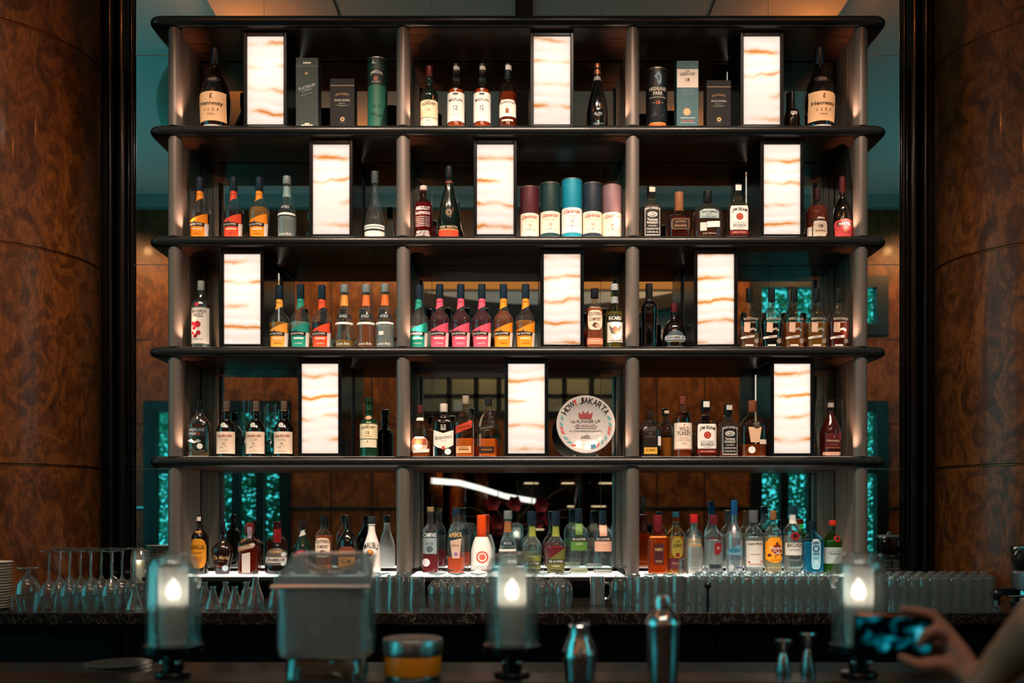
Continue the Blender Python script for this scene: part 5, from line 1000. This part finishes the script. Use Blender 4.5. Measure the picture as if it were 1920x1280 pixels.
# coffee grinder and tamper at the right end
g = thing('coffee_grinder', 'coffee grinder with glass bean hopper at the right edge of the counter', 'coffee grinder', (wx(1930, -.44), -.44, CZ))
m = MB(); m.rev([(.075, .0), (.085, .01), (.085, .02), (.07, .04), (.068, .075)], 32); m.build('base', steel, g)
m = MB(); m.rev([(.072, .075), (.078, .08), (.078, .155), (.07, .165)], 32); m.build('housing', solid('7d8486', .3, .7), g)
m = MB(); m.rev([(.06, .165), (.078, .19), (.08, .26)], 32, cap0=False, cap1=False); m.build('hopper', glass('b9b4ae', .03, .1, 2.5), g)
m = MB(); m.rev([(.056, .17), (.07, .19), (.07, .215), (.01, .225)], 28); m.build('coffee_beans', solid('24140c', .5), g)
m = MB(); m.rev([(.083, .26), (.085, .264), (.085, .280), (.07, .290), (.02, .294), (.014, .31), (.004, .315)], 32); m.build('lid', steel, g)
m = MB(); m.box(-.155, -.075, -.03, .03, .05, .085); bevel(m.build('fork', blackmetal, g, smooth=False), .006)
m = MB(); m.tube([(-.15, 0, .05), (-.15, 0, .005)], .012, 12); m.build('spout', blackmetal, g)
t = thing('coffee_tamper', 'steel tamper with round black knob on the counter at the right', 'tamper', (wx(1867, -.60), -.60, CZ))
m = MB(); m.rev([(.024, 0), (.024, .006), (.012, .014), (.010, .04)], 24); m.build('base', steel, t)
m = MB(); m.ball((0, 0, .068), .0275, 20, 1, .9); m.build('knob', solid('0a0a0b', .3), t)
h = thing('portafilter', 'portafilter handle pointing at the black knobbed tamper', 'portafilter', (wx(1935, -.64), -.64, CZ))
m = MB(); m.tube([(-.11, 0, .06), (-.02, 0, .062), (.04, 0, .062)], [.006, .007, .009], 12); m.build('steel_rod', steel, h)
m = MB(); m.rev([(.034, .0), (.036, .01), (.036, .07), (.034, .078)], 24, c=(.075, 0, 0)); m.build('basket', steel, h)
# small candle jar on the ledge at the left, in front of the mirror
c = thing('glass_candle_jar', 'small clear jar candle before the mirror left of the shelf', 'candle', (wx(263, .05), .05, CZ))
m = MB(); m.rev([(.045, 0), (.05, .01), (.05, .20), (.042, .235), (.018, .25)], 28); m.build('jar', GW, c)
m = MB(); m.rev([(.024, .07), (.024, .19)], 24); m.build('candle', solid('d8ccba', .6), c)
lamp('jar_candle_light', 'POINT', (wx(263, .05), .05-.03, CZ+.19), .12, 'ffdcb8', .01)
# plates and tools on the work station
SZ = ST+.0008
for i in range(3):
    y = -1.75; m = MB(); m.rev([(.02, 0), (.06, 0), (.105, .014), (.108, .0165), (.104, .017), (.058, .005), (.02, .005)], 40)
    if i == 0: pm = m.build('steel_dish', solid('8f9698', .25, .9), None, (wx(222, y), y, SZ)); q = pm
    else: q = pm.copy(); link(q); q.location = (wx(222, y), y, SZ+i*.0145)
    tag(q, 'shallow steel dish in the low stack on the work station', 'dish', 'stacked steel dishes')
# ------------------------------------------------------------------ the front bar: lamps, ice bin, tin, shakers, jiggers
BT0 = BZ+.0008
FY = CAMY + 2.40                                              # where the lamps stand
dome = glass('f0f3f2', .03, .06, 2.0, 'f4ffff', .76, .07)
sleeve, nt, out = new_mat('frosted_sleeve')
tl = nt.nodes.new('ShaderNodeBsdfTranslucent'); tl.inputs[0].default_value = (*lin('fffaf4'), 1); df = nt.nodes.new('ShaderNodeBsdfDiffuse'); df.inputs[0].default_value = (*lin('f0f0ee'), 1)
tr = nt.nodes.new('ShaderNodeBsdfTransparent'); mx = nt.nodes.new('ShaderNodeMixShader'); mx.inputs[0].default_value = .45; nt.links.new(tl.outputs[0], mx.inputs[1]); nt.links.new(df.outputs[0], mx.inputs[2])
mx2 = nt.nodes.new('ShaderNodeMixShader'); mx2.inputs[0].default_value = .30; nt.links.new(mx.outputs[0], mx2.inputs[1]); nt.links.new(tr.outputs[0], mx2.inputs[2]); nt.links.new(mx2.outputs[0], out.inputs[0])
wax, nt, out = new_mat('candle_wax'); b = pri(nt, out, 'f2efe8', .6); b.inputs['Subsurface Weight'].default_value = .6; b.inputs['Subsurface Radius'].default_value = (.03, .025, .02)
for px, lab in ((325, 'glass domed candle lamp on a black stand at the left of the front bar'), (960, 'glass domed candle lamp on a black stand in the middle of the front bar'), (1610, 'glass domed candle lamp at the right, partly hidden by the phone')):
    y = FY; u = mpp(y); L0 = thing('candle_lamp', lab, 'lamp', (wx(px, y), y, BT0), 0, 'glass domed candle lamps')
    zb = wz(1208, y)-BT0; zt = wz(1034, y)-BT0; r = 50*u
    m = MB(); m.rev([(.045, 0), (.047, .004), (.044, .010), (.026, .014), (.024, zb-.026), (.040, zb-.022), (r*1.05, zb-.018), (r*1.07, zb-.010), (r*1.07, zb), (r*.6, zb+.001)], 36); m.build('stand', solid('0b0c0d', .22, .3), L0)
    for s in (-1, 1): m = MB(); m.ball((s*.019, -.020, zb*.45), .008, 10); m.build('stud', steel, L0)
    h = zt-zb
    op = [(r*.97, zb+.002), (r, zb+.012), (r*.985, zb+h*.45), (r*.94, zb+h*.80), (r*.86, zb+h*.90), (r*.66, zb+h*.97), (r*.36, zb+h*.995), (.002, zb+h)]
    ip = [(max(.001, a-.006), b-.007 if b > zb+h*.85 else b) for a, b in reversed(op)]
    m = MB(); m.rev(smoothprof(op, 3), 48, cap0=False, cap1=False); m.rev(smoothprof(ip, 3), 48, cap0=False, cap1=False); m.build('glass_dome', dome, L0)
    rc = 26*u; z0 = wz(1196, y)-BT0; z1 = wz(1064, y)-BT0
    m = MB(); m.rev([(rc*.96, z0), (rc, z0+.003), (rc*1.04, z1)], 36, cap0=False, cap1=False); m.build('frosted_sleeve', sleeve, L0)
    m = MB(); zc = z0+(z1-z0)*.50; m.rev([(rc*.90, zb+.002), (rc*.92, z0+.004), (rc*.92, zc-.004), (rc*.84, zc), (.005, zc-.003)], 32); m.build('wax_candle', wax, L0)
    m = MB(); m.tube([(0, 0, zc-.003), (0, 0, zc+.010)], .0012, 6); m.build('wick', solid('120c08', .9), L0)
    m = MB(); m.rev([(.002, zc+.006), (.013, zc+.010), (.0185, zc+.024), (.0175, zc+.038), (.011, zc+.052), (.002, zc+.064)], 20); m.build('flame', emit('fff0dc', 5.), L0)
    ld = bpy.data.lights.new('candle_light', 'POINT'); ld.energy = CANDLE_E; ld.color = (1., .72, .52); ld.shadow_soft_size = .02
    lo = bpy.data.objects.new('candle_light', ld); lo.location = (0, 0, zc+.034); link(lo, L0)
# clear acrylic ice bin with a slanted lid
y = CAMY+2.36; u = mpp(y); bx = wx(614, y)
ac = glass('e6ecec', .08, .12, 1.8, 'f4f6f6', .7, .26)
ib = thing('ice_bin', 'clear acrylic ice bin with slanted scoop lid on the front bar', 'ice bin', (bx, y, BT0))
hw, hd = 88*u, .085; zf = wz(1098, y)-BT0; zk = wz(1040, y+.1)-BT0+.0; zb_ = wz(1236, y-.08)-BT0
def ringxy(f, n=48, sq=4.2): 
    o = []
    for i in range(n):
        a = 2*pi*i/n; k = (abs(sin(a))**sq+abs(cos(a))**sq)**(-1/sq); o.append((hw*f*k*sin(a), -hd*f*k*cos(a)))
    return o
def zlid(yy): return zf + (zk-zf)*max(0, min(1, (yy+hd)/(2*hd)))
n = 48; vs_, fs_ = [], []
for f, zz in ((.90, zb_), (.97, zb_+.006), (1., zb_+.03), (1., None)):
    for x, yy in ringxy(f): vs_.append((x*(1 if zz is not None or yy < 0 else .93), yy, zz if zz is not None else zlid(yy)))
for x, yy in ringxy(.95): vs_.append((x*(1 if yy < 0 else .93), yy, zlid(yy)))
for x, yy in ringxy(.95): vs_.append((x, yy, zb_+.03))
for x, yy in ringxy(.88): vs_.append((x, yy, zb_+.008))
for j in range(6):
    for i in range(n): a, b = j*n+i, j*n+(i+1) % n; fs_.append((a, b, b+n, a+n))
fs_.append(tuple(reversed(range(n)))); fs_.append(tuple(range(6*n, 7*n)))
auto(meshobj('bin_body', vs_, fs_, ac, ib), 40)
m = MB(); m.rev([(.80*hw, 0), (.84*hw, .004), (.80*hw, zb_-.004), (.78*hw, zb_-.001)], 48, 4, 1, hd/hw*1.0); m.build('base', glass('b8cacc', .06, .14, 1.8, 'e6f4f4', .7), ib)
# slanted lid plate with a scooped mouth
def lidp(s, t): yy = -hd+2*hd*t; return (hw*(1.02-.09*t)*s, yy, zlid(yy)+.004)
vs_, fs_, GN = [], [], 24
for j in range(GN+1):
    for i in range(GN+1):
        s, t = -1+2*i/GN, j/GN; x, yy, zz = lidp(s, t); d = max(0, 1-((s/.62)**2+((1.05-t)/.62)**2)); vs_.append((x, yy, zz-.035*d**.6))
for j in range(GN):
    for i in range(GN): a = j*(GN+1)+i; fs_.append((a, a+1, a+GN+2, a+GN+1))
lid = meshobj('lid', vs_, fs_, ac, ib, smooth=True); md = lid.modifiers.new('thick', 'SOLIDIFY'); md.thickness = .004
m = MB(); m.tube([lidp(-1, 0), lidp(1, 0)], .0055, 10); m.build('front_lip', glass('e6f2f2', .25, .25, 1.5, haze=.6), ib)
m = MB(); m.tube([lidp(-.85, .96), lidp(-.6, 1.02), lidp(.6, 1.02), lidp(.85, .96)], .006, 10); m.build('back_rail', glass('e6f2f2', .25, .25, 1.5, haze=.5), ib)
# orange tin
y = CAMY+2.37; u = mpp(y); r = 56*u; ot = thing('round_tin', 'round orange tin with brushed steel lid on the front bar', 'tin', (wx(774, y), y, BT0))
hb = wz(1206, y)-BT0; brushed = solid('a9b4b6', .28, 1.)
m = MB(); m.rev([(r*.90, 0), (r*.93, .004), (r*.93, .010)], 48); m.build('foot_ring', brushed, ot)
m = MB(); m.rev([(r*.95, .010), (r*.96, .012), (r*.96, hb-.022), (r*.95, hb-.02)], 48); m.build('tin_body', solid('f28a14', .35, 0), ot)
m = MB(); m.rev([(r*.99, hb-.024), (r, hb-.022), (r*1.01, hb-.016), (r, hb-.010), (r, hb+.010), (r*.97, hb+.014), (r*.9, hb+.013)], 48); m.build('lid', brushed, ot)
# shakers
sh = solid('c2cdd0', .14, 1.)
y = CAMY+2.33; u = mpp(y); r = 33*u; H = wz(1171, y)-BT0
t = thing('cocktail_shaker', 'small open topped steel shaker without cap on the front bar', 'shaker', (wx(1087, y), y, BT0))
m = MB(); m.rev(smoothprof([(r*.78, 0), (r*.84, .004), (r*.95, H*.30), (r, H*.42), (r*.96, H*.52), (r*.80, H*.66), (r*.64, H*.80), (r*.60, H*.95), (r*.60, H)], 3)+[(r*.55, H), (r*.55, H*.85)], 40, cap1=True); m.build('body', sh, t)
m = MB(); m.rev([(r*.60, H-.004), (r*.64, H-.002), (r*.60, H+.001), (r*.55, H+.0005)], 40, cap0=False, cap1=False); m.build('rim', chrome, t)
y = CAMY+2.27; u = mpp(y); r = 32*u; H = wz(1115, y)-BT0
t = thing('cocktail_shaker', 'tall three piece steel shaker with cap on the front bar', 'shaker', (wx(1243, y), y, BT0))
m = MB(); m.rev([(r*.82, 0), (r*.86, .004), (r*.94, H*.4), (r, H*.63), (r*1.02, H*.64)], 40); m.build('body', sh, t)
m = MB(); m.rev(smoothprof([(r*1.02, H*.635), (r*1.05, H*.66), (r*1.03, H*.70), (r*.86, H*.77), (r*.56, H*.83), (r*.46, H*.85)], 3), 40); m.build('strainer_top', sh, t)
m = MB(); m.rev([(r*.46, H*.845), (r*.50, H*.85), (r*.48, H*.95), (r*.42, H*.985), (r*.2, H)], 32); m.build('cap', sh, t)
# jiggers
for px, top, lab in ((1469, 1200, 'shorter steel jigger on the front bar'), (1515, 1188, 'taller steel jigger on the front bar')):
    y = CAMY+2.42; u = mpp(y); H = wz(top, y)-BT0; r = 15.5*u
    j = thing('jigger', lab, 'jigger', (wx(px, y), y, BT0), 0, 'pair of steel jiggers')
    m = MB(); m.rev([(r*.98, 0), (r, .002), (r*.55, H*.50), (r*.36, H*.62)], 32); m.build('lower_cup', sh, j)
    m = MB(); m.rev([(r*.36, H*.62), (r*.62, H*.78), (r*.92, H*.97), (r*1.0, H), (r*.94, H), (r*.60, H*.80), (r*.3, H*.68)], 32); m.build('upper_cup', sh, j)
# ------------------------------------------------------------------ the guest at the right who photographs the bar with a phone
def Q(px, py, d): y = CAMY+d; return Vector((wx(px, y), y, wz(py, y)))
skin, nt, out = new_mat('skin'); b = pri(nt, out, '9c6650', .5, 0, .4); b.inputs['Subsurface Weight'].default_value = .15; b.inputs['Subsurface Radius'].default_value = (.01, .004, .002)
person = thing('person', 'person at the right edge raising a phone, only hand and forearms in view', 'person', (1.15, CAMY+1.33, 0))
PO = Vector(person.location)
def limb(m, pts, rad, n=14):
    pts = [Vector(p)-PO for p in pts]
    P, Rr = [pts[0]], [rad[0]]
    for i in range(len(pts)-1):
        for k in (1, 2, 3): t = k/3; P.append(pts[i].lerp(pts[i+1], t)); Rr.append(rad[i]+(rad[i+1]-rad[i])*t)
    m.tube(P, Rr, n)
    for p, r in zip(pts, rad): m.ball(p, r, 12)
def skinned(name, m, mat, voxel, it=4, fac=.5):
    o = m.build(name, mat, person, smooth=False)
    r = o.modifiers.new('remesh', 'REMESH'); r.mode = 'VOXEL'; r.voxel_size = voxel; r.use_smooth_shade = True
    s = o.modifiers.new('smooth', 'SMOOTH'); s.factor = fac; s.iterations = it
    return o
X0, Y0 = 1.15, CAMY+1.33
def W3(x, y, z): return Vector((X0+x, Y0+y, z))
m = MB()
D = 1.74
kn = [Q(1772, 1180, D), Q(1782, 1196, D-.002), Q(1788, 1212, D+.004), Q(1789, 1228, D+.012)]
wr = Q(1820, 1262, D-.03)
# palm and thumb base
for k_, r0, r1 in zip(kn, (.019, .020, .019, .018), (.0125, .0125, .012, .011)): limb(m, [wr, wr.lerp(k_, .55), k_], [.022, r0, r1])
limb(m, [wr, Q(1785, 1252, D-.012), Q(1757, 1244, D-.020)], [.024, .021, .0155])
limb(m, [Q(1757, 1244, D-.02), Q(1722, 1247, D-.022), Q(1690, 1232, D-.014)], [.0145, .0118, .0088])          # thumb under the phone
limb(m, [kn[0], Q(1749, 1153, D+.006), Q(1720, 1146, D+.008), Q(1691, 1141, D+.010)], [.0122, .0105, .0092, .0076])   # index finger along the top edge
limb(m, [kn[1], Q(1752, 1180, D-.018), Q(1734, 1190, D-.018), Q(1724, 1209, D-.012)], [.0122, .0108, .0095, .0080])   # middle finger curled against the edge
limb(m, [kn[2], Q(1764, 1208, D+.030), Q(1738, 1214, D+.032), Q(1716, 1216, D+.028)], [.0118, .0102, .0090, .0076])   # ring and little finger behind the phone
limb(m, [kn[3], Q(1770, 1228, D+.034), Q(1749, 1229, D+.034), Q(1730, 1228, D+.030)], [.0108, .0090, .0080, .0068])
# right forearm and upper arm
sR, sL = W3(.20, -.02, 1.30), W3(-.14, .02, 1.30)
limb(m, [wr, Q(1850, 1296, D-.07), W3(-.02, .16, 1.06), W3(.16, .04, 1.02)], [.026, .030, .040, .042])
limb(m, [W3(.16, .04, 1.02), W3(.21, -.02, 1.16), sR], [.042, .050, .056])
# left forearm crossing the lower right corner, hand resting on the bar
hl = Q(1806, 1330, 1.60)
limb(m, [hl, Q(1838, 1296, 1.56), Q(1884, 1240, 1.53), Q(1950, 1168, 1.47)], [.026, .027, .033, .040])
limb(m, [Q(1950, 1168, 1.47), W3(-.22, .06, 1.27), sL], [.041, .048, .056])
for i, (dx, dz, l) in enumerate(((-.030, -.012, .040), (-.018, -.020, .048), (-.004, -.024, .048), (.010, -.022, .040))):
    limb(m, [hl, hl+Vector((dx-.01, .012, dz)), hl+Vector((dx*1.5-.02, .02, dz-l*.6)), hl+Vector((dx*1.3-.005, .012, dz-l))], [.020, .0115, .0095, .008])
limb(m, [hl, hl+Vector((-.035, -.012, .005)), hl+Vector((-.055, -.008, -.012)), hl+Vector((-.066, 0, -.03))], [.018, .013, .0105, .0085])
# torso, neck, head, legs
for s in (-1, 1):
    limb(m, [W3(.03+s*.07, -.02, .90), W3(.03+s*.075, -.02, 1.08), W3(.03+s*.08, -.02, 1.24)], [.10, .095, .085])
    limb(m, [W3(.03+s*.09, -.02, .86), W3(.03+s*.10, .01, .46), W3(.03+s*.10, -.03, .09)], [.088, .058, .042])
    limb(m, [W3(.03+s*.10, -.04, .05), W3(.03+s*.11, .12, .035)], [.042, .034])
limb(m, [sL, W3(.03, -.02, 1.30), sR], [.055, .075, .055])
limb(m, [W3(.03, -.02, 1.30), W3(.03, 0, 1.40), W3(.03, .01, 1.45)], [.062, .052, .055])
hc = W3(.03, .02, 1.535)-PO
m.rev([(.012, -.112), (.042, -.10), (.060, -.065), (.070, -.02), (.074, .03), (.068, .075), (.045, .105), (.01, .118)], 24, 2, 1, 1.22, tuple(hc))
m.add(*(lambda t: (t.v, t.f))(MB().tube([hc+Vector((0, .080, .018)), hc+Vector((0, .098, -.012)), hc+Vector((0, .084, -.022))], [.007, .012, .009], 10)))
for s in (-1, 1): m.ball(tuple(hc+Vector((s*.074, -.008, -.005))), .024, 12, .6, 1.2); m.ball(tuple(hc+Vector((s*.018, .082, -.055))), .010, 8)
body = skinned('body', m, skin, .005, 4)
# clothing, hair, face
m = MB()
for s in (-1, 1): limb(m, [W3(.03+s*.07, -.02, .86), W3(.03+s*.075, -.02, 1.08), W3(.03+s*.08, -.02, 1.25)], [.116, .110, .098])
limb(m, [sL, W3(.03, -.02, 1.31), sR], [.069, .082, .069]); limb(m, [W3(.195, -.01, 1.12), sR], [.066, .070]); limb(m, [W3(-.19, .045, 1.28), sL], [.064, .070])
skinned('shirt', m, solid('16181c', .8), .010, 4)
m = MB()
for s in (-1, 1): limb(m, [W3(.03+s*.09, -.02, .90), W3(.03+s*.10, .01, .46), W3(.03+s*.10, -.03, .10)], [.112, .076, .058])
skinned('trousers', m, solid('101216', .85), .012, 4)
m = MB(); m.rev([(.078, -.01), (.082, .03), (.076, .08), (.052, .113), (.01, .126)], 24, 2, 1, 1.16, tuple(hc+Vector((0, -.014, .004)))); m.rev([(.058, -.085), (.070, -.04), (.078, .01)], 20, 2, 1, .8, tuple(hc+Vector((0, -.040, 0)))); skinned('hair', m, solid('0c0908', .55), .007, 3)
for s in (-1, 1): m = MB(); m.ball(tuple(hc+Vector((s*.026, .080, .012))), .011, 12); m.build('eye', solid('d8d4d0', .2), person)
for s in (-1, 1): m = MB(); m.ball(tuple(hc+Vector((s*.026, .0885, .012))), .0045, 10); m.build('iris', solid('1c120c', .2), person)
m = MB(); m.tube([hc+Vector((-.020, .082, -.052)), hc+Vector((0, .091, -.050)), hc+Vector((.020, .082, -.052))], [.002, .005, .002], 8); m.build('lips', solid('8a4a44', .5), person)
# the phone, screen towards the guest and the camera
c = Q(1674, 1188, D+.012); ph = thing('phone', 'black phone held sideways with cyan picture glowing on its screen', 'phone', c); ph.rotation_euler = (radians(4), radians(1.5), radians(-6))
w, h_, d = .072, .0370, .004
m = MB(); m.box(-w, w, -d, d, -h_, h_); bevel(m.build('phone_body', solid('08090a', .2, 0, .3), ph, smooth=False), .0035, 3)
scr, nt, out = new_mat('phone_screen'); e = nt.nodes.new('ShaderNodeEmission'); n1 = tex(nt, 'Noise', scale=(28, 28, 42), loc=(.2, 0, .1), Scale=1., Detail=1.5, Distortion=.7); r_ = ramp(nt, [(.47, '000304'), (.56, '003c46'), (.68, '0f8ea0'), (.8, '5fd8e4')])
nt.links.new(n1.outputs['Fac'], r_.inputs[0]); nt.links.new(r_.outputs[0], e.inputs[0]); e.inputs[1].default_value = .8; nt.links.new(e.outputs[0], out.inputs[0])
m = MB(); m.box(-w+.006, w-.006, -d-.0006, -d+.0005, -h_+.004, h_-.004); m.build('screen', scr, ph, smooth=False)
cam = bpy.data.cameras.new('camera'); co = bpy.data.objects.new('camera', cam); COL.objects.link(co)
co.location = (0, CAMY, EYE); co.rotation_euler = (radians(90), 0, 0)
cam.sensor_width = 36; cam.lens = F*36/1920
cam.shift_x = (960-CX)/1920; cam.shift_y = (HY-640)/1920
cam.dof.use_dof = True; cam.dof.focus_distance = 4.95; cam.dof.aperture_fstop = 1.7
cam.clip_start = .05
S.camera = co
vs = S.view_settings; vs.view_transform = 'Standard'; vs.look = 'None'; vs.exposure = EXPO; vs.gamma = 1.0; vs.use_curve_mapping = False
cy = S.cycles
cy.max_bounces = 14; cy.diffuse_bounces = 3; cy.glossy_bounces = 6; cy.transmission_bounces = 10; cy.transparent_max_bounces = 40
cy.caustics_reflective = False; cy.caustics_refractive = False; cy.sample_clamp_indirect = 4.0; cy.use_light_tree = True
